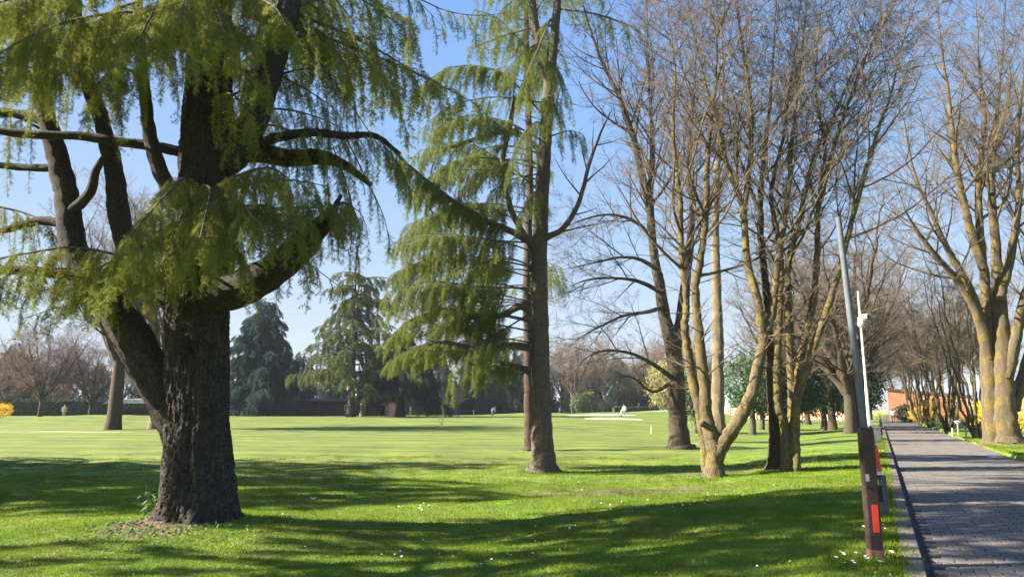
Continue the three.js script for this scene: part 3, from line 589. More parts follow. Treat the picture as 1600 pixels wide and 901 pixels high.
{
  const b = ground(1575, 694), D = -b.z;
  bareTree('ornamental_beech', 'huge bare tree with yellow-lichened twin trunks on the verge right of the path', b, D, [
    ['trunk', [[1577, 701, 20.64, 0], [1575, 684, 18.49, 0], [1570, 650, 17.03], [1569, 613, 16.25], [1567, 549, 15.48], [1563, 489, 13.93], [1560, 440, 11.61], [1558, 396, 10.06], [1550, 290, 7.74], [1556, 200, 6.19], [1566, 100, 4.64], [1572, 0, 3.1], [1576, -100, 1.94]], { from: .4, per: 2.7, len: 4.14 }],
    ['stem', [[1554, 704, 13.93, .3, 1], [1552, 680, 13.16, .3], [1548, 613, 12.38, .3], [1545, 549, 12.0, .3], [1543, 490, 10.84, .3], [1540, 440, 9.29, .3], [1535, 396, 8.51, .3], [1530, 280, 6.97, .3], [1540, 190, 5.42, .2], [1530, 100, 3.87, .2], [1526, 0, 2.71, .2], [1520, -90, 1.55, .2]], { from: .42, per: 2.7, len: 3.91 }],
    ['limb', [[1546, 560, 8.51, .2], [1534, 510, 7.74, 0], [1519, 471, 6.97, -.2], [1491, 430, 6.19, -.5], [1460, 396, 5.42, -.8], [1436, 363, 4.64, -1], [1418, 335, 3.87, -1.2], [1396, 270, 2.32, -1.5]], { from: .3, per: 2.7, len: 3.22 }],
    ['limb', [[1535, 500, 6.97, 0], [1510, 440, 6.19, -.2], [1488, 401, 5.42, -.4], [1472, 370, 5.03, -.6], [1455, 330, 4.64, -.8], [1436, 290, 3.87, -1], [1418, 220, 3.1, -1.2], [1408, 140, 1.94, -1.3]], { from: .3, per: 2.7, len: 3.22 }],
    ['limb', [[1537, 420, 6.97, .2], [1512, 340, 6.19, .3], [1494, 250, 5.42, .4], [1484, 160, 4.26, .5], [1470, 60, 3.1, .6], [1462, -40, 1.94, .6]], { from: .2, per: 2.7, len: 3.45 }],
    ['limb', [[1574, 590, 9.29, -.2], [1588, 530, 8.51, -.4], [1600, 470, 7.74, -.6], [1620, 390, 6.19, -.8], [1632, 280, 4.64, -1], [1640, 150, 3.1, -1]], { from: .3, per: 2.7, len: 3.45 }],
    ['limb', [[1562, 470, 7.74, -.2], [1580, 400, 6.58, -.4], [1592, 320, 5.42, -.6], [1590, 220, 4.64, -.7], [1600, 120, 3.48, -.8], [1606, 0, 2.32, -.8]], { from: .2, per: 2.7, len: 3.45 }],
    ['limb', [[1585, 640, 8.51, .5], [1606, 560, 7.74, .6], [1626, 480, 6.19, .7], [1650, 380, 3.87, .8]], { from: .4, per: 2.56, len: 2.88 }],
  ], 551, M.goldBark, M.twig, undefined, .3);
}

// ---------------------------------------------------------------- the cedar in the middle and the red-barked trunk behind it
{
  const b = ground(849, 738), D = -b.z;
  const o = thing('deodar_cedar', 'slender grey-trunked cedar in mid lawn, its drooping boughs reaching toward the massive cedar', 'tree', b);
  const stems = [['trunk', [[849, 746, 24.3], [849, 728, 19.8], [848, 700, 17.1], [846, 640, 15.8], [844, 560, 14.4], [843, 480, 13.5], [843, 400, 12.6], [846, 330, 11.7], [850, 250, 10.8], [856, 170, 9.9], [861, 100, 9.0], [868, 40, 7.2], [873, -40, 6.3], [878, -200, 3.6]]],
    ['limb', [[858, 130, 8], [846, 90, 8], [836, 40, 7], [829, -30, 6], [822, -160, 3]]], ['limb', [[844, 378, 6, 0], [858, 369, 5.2, -.2], [880, 357, 4.6, -.4], [905, 315, 3.9, -.6], [920, 260, 3.1, -.8], [940, 205, 1.9, -.9], [956, 172, .7, -1]]],
    ['limb', [[843, 500, 7, 0], [815, 478, 6, .1], [790, 490, 5, .2], [745, 497, 4, .2], [700, 480, 3, .3], [640, 500, 2, .5]]], ['limb', [[838, 545, 6.5, 0], [800, 540, 6, -.2], [745, 545, 5, -.4], [690, 535, 4, -.6], [640, 545, 2.5, -.8]]],
    ['limb', [[842, 385, 6, 0], [800, 362, 5.5, -.3], [750, 340, 5, -.6], [695, 305, 4.2, -.9], [640, 260, 3, -1.1], [605, 225, 2, -1.2]]], ['limb', [[846, 410, 5, 0], [800, 330, 5, -.4], [785, 260, 4.5, -.6], [798, 190, 4, -.7], [805, 150, 3, -.7]]], ['limb', [[850, 240, 5, .1], [800, 205, 4.5, .4], [750, 215, 4, .6], [690, 235, 3, .8]]], ['limb', [[848, 600, 5, .1], [815, 575, 4, .3], [780, 565, 3, .5]]]];
  const w = new Bare(601, 3);
  stems.forEach(([nm, l], k) => { const pts = wobble(spline(traced(D, l), .18), .015, 600 + k), g = new Builder(); if (!k) pts.forEach(q => { q.r *= 1 + .25 * Math.exp(-Math.max(0, q.p.y - b.y) / .2); }); g.tube(pts, k ? 9 : 24, true, .07); part(nm, g.geo(b), M.pineBark, o); if (k) w.clothe(pts, { from: .1, per: k === 2 ? 2.2 : 1.2, len: k === 2 ? 1.5 : .9, depth: 1, lift: k === 2 ? .03 : -.02, twig: .6 }); });
  // dead snags down the trunk
  { const pts = spline(traced(D, stems[0][1].slice(3, 9)), .3); w.clothe(pts, { from: .05, per: 3.0, len: .9, depth: 1, angle: [70, 100], lift: -.05, twig: .45, rk: .06 }); }
  w.finish(o, b, TWIGS, M.greyBark, M.twig);
  const f = new Foliage(602, 3);
  const full = [[[835, 378, -.1], [760, 343, -.5], [690, 300, -1], [625, 248, -1.4]], [[843, 503, 0], [780, 490, .3], [700, 478, .6], [640, 500, .9], [600, 535, 1]], [[835, 546, 0], [740, 543, -.4], [665, 538, -.9], [612, 560, -1]], [[845, 300, 0], [780, 248, .4], [720, 222, .8], [655, 235, 1]], [[850, 180, 0], [780, 112, -.3], [705, 105, -.6], [650, 140, -.9]],
    [[846, 420, 0], [770, 405, .6], [690, 398, 1.1], [618, 425, 1.5]], [[845, 450, 0], [760, 448, -.7], [672, 440, -1.3], [610, 455, -1.6]], [[843, 480, 0], [775, 520, .6], [715, 535, 1], [650, 560, 1.3]], [[845, 330, 0], [770, 318, .9], [700, 322, 1.6], [640, 350, 2]], [[840, 575, 0], [785, 570, .4], [740, 578, .8]], [[846, 380, 0], [770, 375, -1], [690, 365, -1.3], [628, 380, -1.5]], [[848, 220, 0], [790, 190, -1], [730, 180, -1.6], [680, 200, -2]], [[843, 520, 0], [760, 505, .8], [690, 505, 1.4], [625, 525, 1.8]]];
  for (const l of full) { const low = Math.max(...l.map(q => q[1])) > 515; f.bough(axis(D, l, .035, .008), { reach: low ? .7 : 1.0, size: .42, hang: low ? .6 : .8, step: .066, every: .10, start: .2, droop: low ? .45 : .85 }); }
  const close = [[[852, 200, 0], [838, 190, -1.3], [815, 215, -2.2], [800, 260, -2.6]], [[854, 160, 0], [860, 150, -1.2], [868, 180, -1.8]], [[858, 120, 0], [812, 62, -.4], [772, 25, -.8], [740, 15, -1]], [[848, 300, 0], [835, 300, -1], [815, 330, -1.6]], [[862, 212, 0], [890, 204, -.2], [912, 210, -.4]], [[856, 60, 0], [820, 80, -1], [790, 110, -1.6]], [[850, 270, 0], [800, 280, -.8], [765, 300, -1.4]], [[858, 90, 0], [870, 110, -.8], [880, 150, -1.2]], [[830, -20, 0], [790, 10, 0], [750, 60, .2]], [[860, 30, 0], [835, 90, -1.4], [815, 140, -2]]];
  for (const l of close) f.bough(axis(D, l, .03, .008), { reach: .6, size: .38, hang: 1.0, step: .10, every: .11, start: .1, droop: 1.2 });
  const rng = RNG(603);
  for (let k = 0; k < 16; k++) { const y = 13.5 + 5 * rng(), a = rng() * 6.283, L = 3.6 - (y - 13.5) * .4, c = V(Math.cos(a), 0, Math.sin(a)), q = at(872, -60, D); q.y = y; f.bough([0, .5, 1].map(u => ({ p: q.clone().addScaledVector(c, L * u).add(V(0, .2 * u - .6 * u * u, 0)), r: .03 })), { reach: .9, size: .6, step: .25, every: .25 }); }
  for (let k = 0; k < 20; k++) { const y = 120 + 430 * rng(), dz = (rng() - .5) * 3.6, e = 590 + 150 * rng(), dy = (rng() - .5) * 70; f.bough(axis(D, [[846, y, 0], [mix(846, e, .4), y - 15 + dy * .3, dz * .5], [mix(846, e, .75), y - 8 + dy * .7, dz * .9], [e, y + 25 + dy, dz]], .03, .006), { reach: .5 + .6 * rng(), size: .42, hang: .5 + .7 * rng(), step: .09, every: .11, start: .3, droop: .4 + .8 * rng(), fill: .8 }); }
  f.finish(o, b, SPRAYS, M.centreNeedle, M.cedarTwig);
}
{
  const b = ground(827, 704), D = -b.z;
  const o = thing('pine_tree', 'thin red-barked trunk half hidden behind the slender grey-trunked cedar', 'tree', b), w = new Bare(611, 3), f = new Foliage(612, 3);
  const pts = wobble(spline(traced(D, [[829, 708, 10], [828, 695, 8.5], [827, 640, 8], [826, 560, 7.8], [824, 470, 7.2], [824, 400, 6.6], [828, 300, 6], [826, 200, 5.5], [824, 100, 5], [822, 0, 4], [822, -120, 3]]), .25), .03, 610), g = new Builder();
  pts.forEach(q => { q.r *= 1 + .3 * Math.exp(-Math.max(0, q.p.y - b.y) / .2); }); g.tube(pts, 14, true); part('trunk', g.geo(b), M.redBark, o);
  w.clothe(pts, { from: .3, per: 2.0, len: 1.6, depth: 1, angle: [60, 95], lift: -.04, twig: .7 }); w.finish(o, b, TWIGS, M.greyBark, M.twig);
  const rng = RNG(613); for (let k = 0; k < 13; k++) { const q = pts[Math.floor((.3 + .65 * rng()) * (pts.length - 1))].p, a = rng() * 6.28, c = V(Math.cos(a), 0, Math.sin(a)), L = 2 + rng(); f.bough([0, .5, 1].map(u => ({ p: q.clone().addScaledVector(c, L * u).add(V(0, .1 * u - .6 * u * u, 0)), r: mix(.04, .01, u) })), { reach: .8, size: .5, step: .18, every: .18, droop: 1 }); }
  f.finish(o, b, SPRAYS, M.centreNeedle, M.cedarTwig);
}
console.log('near trees done');

// ---------------------------------------------------------------- conifers of the middle distance
// h: height; tiers of drooping boughs from lo to hi (share of the height) with a given reach profile
function conifer(name, label, base, { h, trunkR, lo = .12, hi = .98, n = 60, reach, seed, mat, bark = M.greyBark, size = 1.0, up = .05, sag = .5, step = .5, geos = COARSE, twist = 0, leaders = 1, lean = 0, sideReach = 1.2 }, group) {
  const o = thing(name, label, 'tree', base, group), rng = RNG(seed), f = new Foliage(seed + 1, geos.length), O = V(0, 0, 0);
  const tops = [];
  for (let k = 0; k < leaders; k++) {
    const a = k * 2.4 + twist, sp = leaders > 1 ? .09 * h : 0, g = new Builder(), y0 = k ? .28 * h : 0;
    const pts = spline([0, .25, .5, .75, 1].map(u => ({ p: V(lean * u * h + (k ? Math.cos(a) * sp * u : 0), y0 - (k ? 0 : .25) + (h * (k ? .92 : 1) - y0) * u, (k ? Math.sin(a) * sp * u : 0)), r: Math.max(.04, trunkR * (k ? .55 : 1) * (1 - .93 * u)) })), .6);
    if (!k) pts.forEach(q => { q.r *= 1 + .35 * Math.exp(-Math.max(0, q.p.y) / .5); });
    g.tube(pts, 10); part(k ? 'leader' : 'trunk', g.geo(), bark, o); tops.push(pts);
  }
  for (let k = 0; k < n; k++) {
    const u = lo + (hi - lo) * Math.pow((k + .7 * rng()) / n, 1.0), pts = tops[k % leaders], y = u * h; let q = pts[0].p; for (const t of pts) if (Math.abs(t.p.y - y) < Math.abs(q.y - y)) q = t.p;
    const a = k * 2.399 + (rng() - .5) * .8, c = V(Math.cos(a), 0, Math.sin(a)), L = reach(u) * (.55 + .65 * rng()); if (L < .3) continue;
    f.bough([0, .35, .7, 1].map(v => ({ p: q.clone().addScaledVector(c, L * v).add(V(0, L * (up * v * 2 - sag * v * v * .5), 0)), r: mix(Math.min(.14, trunkR * .22), .015, v) })), { reach: Math.min(sideReach, .45 * L + .3), size, step, every: step * .8, hang: .4, droop: .5, start: .12 });
  }
  f.finish(o, O, geos, mat, bark); return o;
}
const bluecon = conifer('blue_conifer', 'broad dark blue-green conifer sweeping to the ground at the far lawn edge', standAt(405, 118), { h: 19.5, trunkR: .5, lo: .02, n: 110, reach: u => 8.0 * Math.pow(1 - u, .7) + .5, seed: 701, mat: M.blueNeedle, size: 1.3, sag: .45, step: .42, sideReach: 1.5 });
const farced = conifer('far_cedar', 'flat-tiered cedar with two dark leaders beside a pale trunk across the lawn', standAt(548, 103), { h: 22, trunkR: .62, lo: .15, hi: .95, n: 58, reach: u => u < .3 ? 11 : 9 - 4.6 * u, seed: 711, mat: M.farNeedle, size: 1.15, up: .12, sag: .6, step: .55, leaders: 3, twist: 2.6, sideReach: 1.6 });
conifer('low_cedar', 'low spreading cedar with a short pale trunk left of the bare sapling', standAt(625, 106), { h: 13, trunkR: .7, lo: .3, n: 40, reach: u => 8.4 * (1 - u) + 1.2, seed: 721, mat: M.darkNeedle, size: 1.2, up: .05, sag: .9, step: .42, sideReach: 2 });
const darkcon = conifer('dark_conifer', 'dark conifer behind the low cedar, near the timber hut', standAt(590, 140), { h: 14, trunkR: .4, lo: .03, n: 60, reach: u => 5 * Math.pow(1 - u, .7) + .5, seed: 731, mat: M.darkNeedle, size: 1.5, sag: .4, step: .6, sideReach: 1.7 }, 'dark conifers along the far lawn edge');
[[470, 150, .95, 'dark conifer half hidden by the broad blue-green one'], [520, 142, .82, 'dark conifer rising behind the timber hut'], [655, 136, .95, 'dark conifer just right of the low cedar'], [690, 150, .86, 'dark conifer left behind the bare sapling'], [735, 138, .80, 'dark conifer right behind the marker stake'], [752, 152, 1.3, 'pointed tall conifer showing above the bent golfer'], [785, 140, .92, 'dark conifer behind the bent golfer, left of the grey trunk'], [815, 150, 1.0, 'dark conifer partly hidden by the red-barked trunk'], [968, 158, .92, 'grey-green conifer above the dark hedge beside the bunkers'], [12, 130, .95, 'dark conifer at the left picture edge behind the russet tree'], [45, 150, .85, 'dark conifer behind the russet tree'], [230, 140, .8, 'dark conifer behind the pavilion roof'], [300, 150, .95, 'dark conifer hidden mostly by the massive trunk'], [88, 158, .8, 'dark conifer between the two russet crowns'], [150, 165, .85, 'dark conifer left behind the fluted trunk'], [262, 160, .9, 'dark conifer at the left side of the massive trunk'], [895, 172, .8, 'hazy dark conifer behind the green bush'], [925, 178, .95, 'hazy dark conifer left of the grey-green one'], [1000, 182, .9, 'hazy dark conifer right of the grey-green one'], [855, 160, .6, 'low dark conifer right of the grey cedar trunk'], [1030, 178, .75, 'low dark conifer behind the far bunker hedge'], [1075, 165, .8, 'dark conifer behind the big dark drooping trunk']].forEach(([x, D, s, l], k) => copyOf(darkcon, standAt(x, D), k * 1.7, s, l));
// cedars out of the picture on the left, whose shadows lie over the lawn
conifer('shade_cedar', 'high-crowned cedar out of the picture beside the viewer, shading the near lawn', V(-13.2, H(-13.2, -7.4), -7.4), { h: 13.5, trunkR: .4, lo: .5, n: 34, reach: u => 4.6 * (1.15 - u) + .8, seed: 761, mat: M.farNeedle, size: .8, sag: .6, step: .6, sideReach: 1.4 }, 'cedars beyond the left picture edge');
const shadeced = conifer('shade_cedar', 'tall cedar beyond the left picture edge, shading the lawn', V(-27, H(-27, -19), -19), { h: 15, trunkR: .5, lo: .12, n: 60, reach: u => 7 * (1 - u) + 1.2, seed: 741, mat: M.farNeedle, size: .9, sag: .6, step: .58, sideReach: 1.6 }, 'cedars beyond the left picture edge');
[[-34, -22.5, 1.35, 4.2, 'second cedar from the rear beyond the left picture edge, shading the lawn'], [-25, -14.8, 1.05, 1.2, 'cedar beyond the left picture edge nearest the massive cedar, shading the lawn'], [-41, -16.5, 1.6, 3.0, 'tallest cedar beyond the left picture edge, shading the lawn']].forEach(([x, z, s, a, l]) => copyOf(shadeced, V(x, H(x, z), z), a, s, l));

// ---------------------------------------------------------------- bare trees further off
function farBare(name, label, base, { h, r, fork = .3, spread = .5, stems = 4, seed, bark = M.greyBark, twigMat = M.twigFar, per = 1.3, len = 3, twig = 1.5, depth = 2, lift = .05, leafMat, multi = false, lean = 0, twigEvery = .6 }, group) {
  const o = thing(name, label, 'tree', base, group), w = new Bare(seed, 2), rng = w.rng, O = V(0, 0, 0), fy = fork * h;
  if (!multi) { const g = new Builder(), pts = spline([{ p: V(0, -.2, 0), r: r * 1.3 }, { p: V(.05, fy * .12, 0), r }, { p: V(.1 + lean * fy * .5, fy * .55, .05), r: r * .85 }, { p: V(.05 + lean * fy, fy * 1.05, 0), r: r * .75 }], .35); g.tube(pts, 12, true); part('trunk', g.geo(), bark, o); }
  for (let k = 0; k < stems; k++) {
    const a = k / stems * 6.283 + rng() * .9, q = (k === 0 && !multi ? .12 : spread) * (.7 + .6 * rng()), y0 = multi ? -.2 : fy * (.72 + .3 * rng()), top = h * (.8 + .22 * rng());
    const c = V(Math.cos(a), 0, Math.sin(a)), g = new Builder(), b0 = multi ? r * 1.3 : 0;
    const pts = spline([0, .3, .65, 1].map(u => ({ p: V(.05 + (multi ? 0 : lean * fy), 0, 0).addScaledVector(c, b0 + q * (top - y0) * (u * .75 + .25 * Math.sqrt(u)) * .8).setY(mix(y0, top, u)), r: Math.max(.02, (multi ? r : r * .62) * (1 - .9 * u)) })), .5);
    wobble(pts, .12, seed + k * 7); g.tube(pts, 8); part(multi ? 'stem' : 'limb', g.geo(), bark, o); w.clothe(pts, { from: multi ? .4 : .12, per, len: len * h / 15, depth, lift, twig, twigEvery, angle: [30, 62] });
  }
  w.finish(o, O, TWIGSFAR, bark, twigMat); return o;
}
farBare('lime_tree', 'bare tree with a thick fluted trunk left of the massive cedar', standAt(178, 60), { h: 21, r: .58, fork: .3, spread: .42, stems: 7, seed: 801, bark: M.limeBark, per: 1.0, len: 5, twig: 1.3, twigEvery: .5 });
farBare('lime_tree', 'bare tree whose dark trunk foot shows at the edge of the massive cedar trunk', standAt(244, 62), { h: 20, r: .55, fork: .3, spread: .4, stems: 6, seed: 811, bark: M.planeBark, per: 1.0, len: 4.5, twig: 1.3 });
farBare('plane_tree', 'pale forked trunk just right of the flat-tiered cedar', standAt(566, 112), { h: 13, r: .42, fork: .5, spread: .35, stems: 3, seed: 821, bark: M.planeBark, per: .9, len: 3 });
farBare('sapling', 'small pale bare tree standing alone on the far lawn', standAt(716, 104), { h: 4.6, r: .07, fork: .3, spread: .42, stems: 7, seed: 831, bark: M.planeBark, twigMat: std(lin(.5, .40, .28)), per: 2.6, len: 4, twig: .7, depth: 1, twigEvery: .25 });
const russet = farBare('russet_tree', 'wide russet-brown bare tree at the left edge behind the mound', standAt(62, 106), { h: 13, r: .35, fork: .2, spread: .75, stems: 9, seed: 841, twigMat: std(lin(.17, .105, .078)), per: 1.4, len: 5, twig: 1.6, lift: .0, twigEvery: .75 }, 'russet bare trees left');
copyOf(russet, standAt(140, 112), 2, .85, 'russet-brown bare tree between the fluted trunk and the wide russet one');
copyOf(russet, standAt(8, 118), 4, .8, 'russet-brown bare tree cut by the left picture edge');
const farb = farBare('bare_tree', 'bare grey tree right of the grey cedar trunk, behind the pond', standAt(878, 150), { h: 14, r: .28, fork: .25, spread: .42, stems: 6, seed: 851, per: 1.2, len: 4.4, twig: 1.9, twigEvery: .7 }, 'bare trees of the far wood');
[[908, 165, .8, 1], [930, 150, .95, 2.2], [1000, 166, .95, 3], [1022, 175, 1.0, 4], [1046, 150, .95, 5], [1085, 140, 1.0, .5], [860, 168, .75, 1.4], [1110, 150, .9, 2.8], [105, 135, .9, .4], [190, 130, .8, 3.3], [985, 150, .7, 5.2], [945, 160, 1.15, .9], [895, 145, 1.05, 4.4], [1015, 150, 1.1, 2.1], [1060, 145, 1.2, 3.9], [840, 150, 1.0, 5.6]].forEach(([x, D, s, a], k) => copyOf(farb, standAt(x, D), a, s, ['bare tree behind the round green bush', 'bare tree with twin pale stems by the green bush', 'bare tree right of the grey-green conifer', 'tall hazy bare tree over the far bunker', 'bare tree left of the big dark drooping tree', 'bare tree just right of the big dark drooping trunk', 'lowest bare tree beside the grey cedar trunk', 'bare tree behind the V-forked stems', 'bare grey tree above the russet crown', 'bare grey tree above the pavilion', 'small bare tree over the hedge end', 'tall bare tree behind the twin pale stems', 'bare tree beside the pond, right of the lowest one', 'bare tree between the conifer and the far bunker', 'tall bare tree half hidden by the big dark drooping trunk', 'bare tree showing left of the grey cedar trunk'][k]));
// avenue on the left of the path
const ave = farBare('avenue_tree', 'dark twin-trunked bare tree nearest the grey box on the path edge', standAt(1326, 50), { h: 15.5, r: .42, fork: .22, spread: .5, stems: 7, seed: 861, bark: M.limeBark, twigMat: M.twig, per: 1.25, len: 5, twig: 1.25, twigEvery: .5 }, 'bare avenue trees left of the path');
[[1340, 60, .95, 1], [1345, 74, 1.0, 2.4], [1352, 92, 1.05, 3.3], [1300, 66, .9, 4.3], [1240, 58, .85, 5.3], [1358, 118, 1.1, .7], [1262, 95, .95, 2.9]].forEach(([x, D, s, a], k) => copyOf(ave, standAt(x, D), a, s, ['second bare avenue tree behind the white camera pole', 'third bare avenue tree along the path', 'fourth bare avenue tree along the path', 'bare tree behind the round dark evergreen', 'bare tree behind the leaning multi-stemmed tree', 'farthest bare avenue tree where the path fades', 'bare tree in front of the pink wall'][k]));
// hornbeams on the right of the path
const coppice = farBare('coppice_tree', 'many-stemmed bare tree leaning over the wooden stake right of the path', standAt(1522, 39), { h: 9.5, r: .085, stems: 9, spread: .24, multi: true, seed: 871, bark: M.hornBark, twigMat: M.twig, per: 1.9, len: 2.6, twig: 1.0, depth: 2, twigEvery: .5 }, 'bare coppiced trees right of the path');
[[1480, 52, 1.15, 2, 'bare coppiced tree behind the white-topped light'], [1438, 78, 1.35, 3, 'bare coppiced tree before the orange house'], [1430, 98, 1.4, 4, 'bare coppiced tree beside the dark hedge by the path'], [1452, 68, 1.2, 5, 'bare coppiced tree at the big yellow bush'], [1408, 118, 1.5, 2.5, 'bare coppiced tree nearest the house corner'], [1535, 62, 1.2, .8, 'bare coppiced tree behind the twin-trunked giant'], [1490, 85, 1.5, 1.9, 'bare coppiced tree in front of the house gable'], [1560, 80, 1.4, 3.7, 'bare coppiced tree behind the round yellow bush']].forEach(([x, D, s, a, l]) => copyOf(coppice, standAt(x, D), a, s, l));

// ---------------------------------------------------------------- leafy shrubs and evergreens
const leafGeo = (() => { const g = new THREE.BufferGeometry(), p = [[0, 0, 0], [.3, .16, .05], [.3, -.16, .05], [.7, .13, .03], [.7, -.13, .03], [1, 0, -.06]], f = [0, 1, 2, 1, 3, 2, 2, 3, 4, 3, 5, 4]; g.setAttribute('position', new THREE.Float32BufferAttribute(f.flatMap(i => p[i]), 3)); return g; })();
function leafCloud(rng, n, shape, size) {
  const out = [], m = new THREE.Matrix4(), q = new THREE.Quaternion(), e = new THREE.Euler();
  for (let k = 0; k < n; k++) { const p = shape(rng); if (!p) continue; e.set(rng() * 6.28, rng() * 6.28, rng() * 6.28); q.setFromEuler(e); const s = size * (.6 + .8 * rng()); out.push(new THREE.Matrix4().compose(p, q, V(s, s, s))); }
  return out;
}
const blob = (rx, ry, cy, lump = .25, seed = 0) => rng => { const d = V(rng() - .5, rng() - .5, rng() - .5).normalize(), r = (.55 + .45 * Math.sqrt(rng())) * (1 + lump * N3(d.x * 2 + seed, d.y * 2, d.z * 2) + lump * .5 * N3(d.x * 5 + seed, d.y * 5, d.z * 5)); return V(d.x * rx * r, cy + d.y * ry * r, d.z * rx * r); };
function shrub(name, label, category, base, { rx, ry, cy, n, size, mat, trunkR = 0, trunkH = 0, seed, lump, stemN = 6, twigMat = M.greyBark }, group) {
  const o = thing(name, label, category, base, group), rng = RNG(seed);
  if (trunkR) { const g = new Builder(); g.tube(spline([{ p: V(0, -.15, 0), r: trunkR * 1.4 }, { p: V(.03, .2, 0), r: trunkR }, { p: V(.08, trunkH * .6, .03), r: trunkR * .9 }, { p: V(.05, cy, 0), r: trunkR * .5 }], .25), 10); part('trunk', g.geo(), M.greyBark, o); }
  const b = new Builder();
  for (let k = 0; k < stemN; k++) { const d = V(rng() - .5, .3 + rng() * .6, rng() - .5).normalize(); b.tube([0, .5, 1].map(u => ({ p: V(0, trunkR ? trunkH : -.05, 0).addScaledVector(d, u * Math.min(rx, ry) * 1.1), r: mix(trunkR ? trunkR * .4 : .025, .006, u) })), 5); }
  part('stems', b.geo(), twigMat, o, 'stuff');
  instanced('foliage', leafGeo, mat, leafCloud(rng, n, blob(rx, ry, cy, lump, seed), size), o); return o;
}
shrub('evergreen_tree', 'glossy-leaved evergreen with a short trunk between the two multi-stemmed trees', 'tree', ground(1176, 679), { rx: 2.1, ry: 2.6, cy: 4.0, n: 5200, size: .27, mat: M.evergreen, trunkR: .26, trunkH: 1.6, seed: 901 });
shrub('evergreen_tree', 'glossy-leaved evergreen behind the forked limb, second of the pair', 'tree', ground(1191, 671), { rx: 2.0, ry: 2.6, cy: 3.9, n: 4600, size: .28, mat: M.evergreen, trunkR: .25, trunkH: 1.5, seed: 902 });
shrub('evergreen_tree', 'small glossy evergreen beside the big dark drooping trunk', 'tree', standAt(1086, 60), { rx: 1.7, ry: 2.2, cy: 3.2, n: 3200, size: .28, mat: M.evergreen, trunkR: .18, trunkH: 1.2, seed: 903 });
shrub('evergreen_tree', 'round almost black evergreen left of the grey pole', 'tree', ground(1288, 672), { rx: 3.9, ry: 2.6, cy: 3.8, n: 15000, size: .26, mat: M.evergreenDark, trunkR: .3, trunkH: 1.5, seed: 904 });
shrub('evergreen_tree', 'dark evergreen behind the white camera pole', 'tree', standAt(1340, 66), { rx: 2.4, ry: 2.3, cy: 3.6, n: 5200, size: .3, mat: M.evergreenDark, trunkR: .25, trunkH: 1.5, seed: 905 });
shrub('evergreen_tree', 'dark evergreen behind the leaning multi-stemmed tree', 'tree', standAt(1228, 60), { rx: 3.3, ry: 2.7, cy: 4.0, n: 9500, size: .3, mat: M.evergreenDark, trunkR: .25, trunkH: 1.7, seed: 906 });
shrub('evergreen_shrub', 'dark clipped hedge bush beside the walker at the path end', 'shrub', standAt(1423, 100), { rx: 1.9, ry: 1.35, cy: 1.25, n: 3600, size: .3, mat: M.evergreenDark, seed: 907 });
shrub('evergreen_shrub', 'round green bush left of the twin pale stems at the far wood', 'shrub', standAt(914, 145), { rx: 2.6, ry: 2.6, cy: 2.4, n: 2600, size: .5, mat: M.bush, seed: 908 });
shrub('willow_tree', 'pale yellow-green tree over the hedge end left of the big drooping trunk', 'tree', standAt(1042, 140), { rx: 4, ry: 5, cy: 5.8, n: 3200, size: .5, mat: M.willow, trunkR: .25, trunkH: 3, seed: 909 });
[[1370, 120, 1.9, 1.9, 'yellow flowering bush at the end of the path'], [1461, 66, 1.9, 1.15, 'long yellow flowering bush at the coppiced stems'], [1541, 44, .95, .95, 'round yellow flowering bush left of the twin-trunked giant'], [1604, 42, 1.0, 1.2, 'yellow flowering bush cut by the right picture edge'], [2, 92, 1.3, .9, 'yellow flowering bush at the left picture edge'], [1440, 84, 1.4, .9, 'small yellow flowering bush before the house wall']].forEach(([x, D, rx, ry, l], k) => shrub('forsythia', l, 'shrub', standAt(x, D), { rx, ry, cy: ry * 1.05 + .1, n: 1900, size: .13, mat: M.yellow, seed: 920 + k }, 'yellow flowering bushes'));
shrub('green_shrub', 'low green shrub beside the path lights', 'shrub', standAt(1480, 62), { rx: 1.3, ry: .6, cy: .5, n: 900, size: .14, mat: M.bush, seed: 941 });
// hedges
function hedge(label, x0, x1, D0, D1, h, w, mat, seed, n) {
  const a = standAt(x0, D0), b = standAt(x1, D1), mid = a.clone().lerp(b, .5), L = a.distanceTo(b), o = thing('hedge', label, 'hedge', mid), rng = RNG(seed), d = b.clone().sub(a).normalize(), s = V(-d.z, 0, d.x);
  const core = new THREE.BoxGeometry(L * .99, h * .8, w * .6, Math.ceil(L), 2, 2); const p = core.attributes.position; for (let i = 0; i < p.count; i++) p.setXYZ(i, p.getX(i), p.getY(i) + h * .4 + N2(p.getX(i) * .5, seed) * .12, p.getZ(i) * (1 + .2 * N2(p.getX(i), seed + 3))); core.rotateY(Math.atan2(-d.z, d.x)); core.computeVertexNormals();
  part('hedge_core', core, M.evergreenDark, o);
  instanced('foliage', leafGeo, mat, leafCloud(rng, n, r => V(0, 0, 0).addScaledVector(d, (r() - .5) * L).addScaledVector(s, (r() - .5) * w).setY(r() * h * (1 + .12 * N2(r() * 3, seed))), .3), o);
}
hedge('long dark clipped hedge behind the far bunkers', 958, 1052, 140, 148, 1.7, 1.2, M.evergreenDark, 951, 3000);
hedge('dark hedge line along the far lawn below the dark conifers', 640, 840, 132, 142, 1.8, 1.6, M.evergreenDark, 952, 6000);
hedge('dark hedge at the far lawn edge under the broad blue-green conifer', 340, 500, 128, 134, 1.5, 1.4, M.evergreenDark, 953, 4600);
hedge('dark hedge beyond the mound left of the fluted trunk', -60, 340, 122, 128, 3.0, 1.8, M.darkNeedle, 954, 12000);

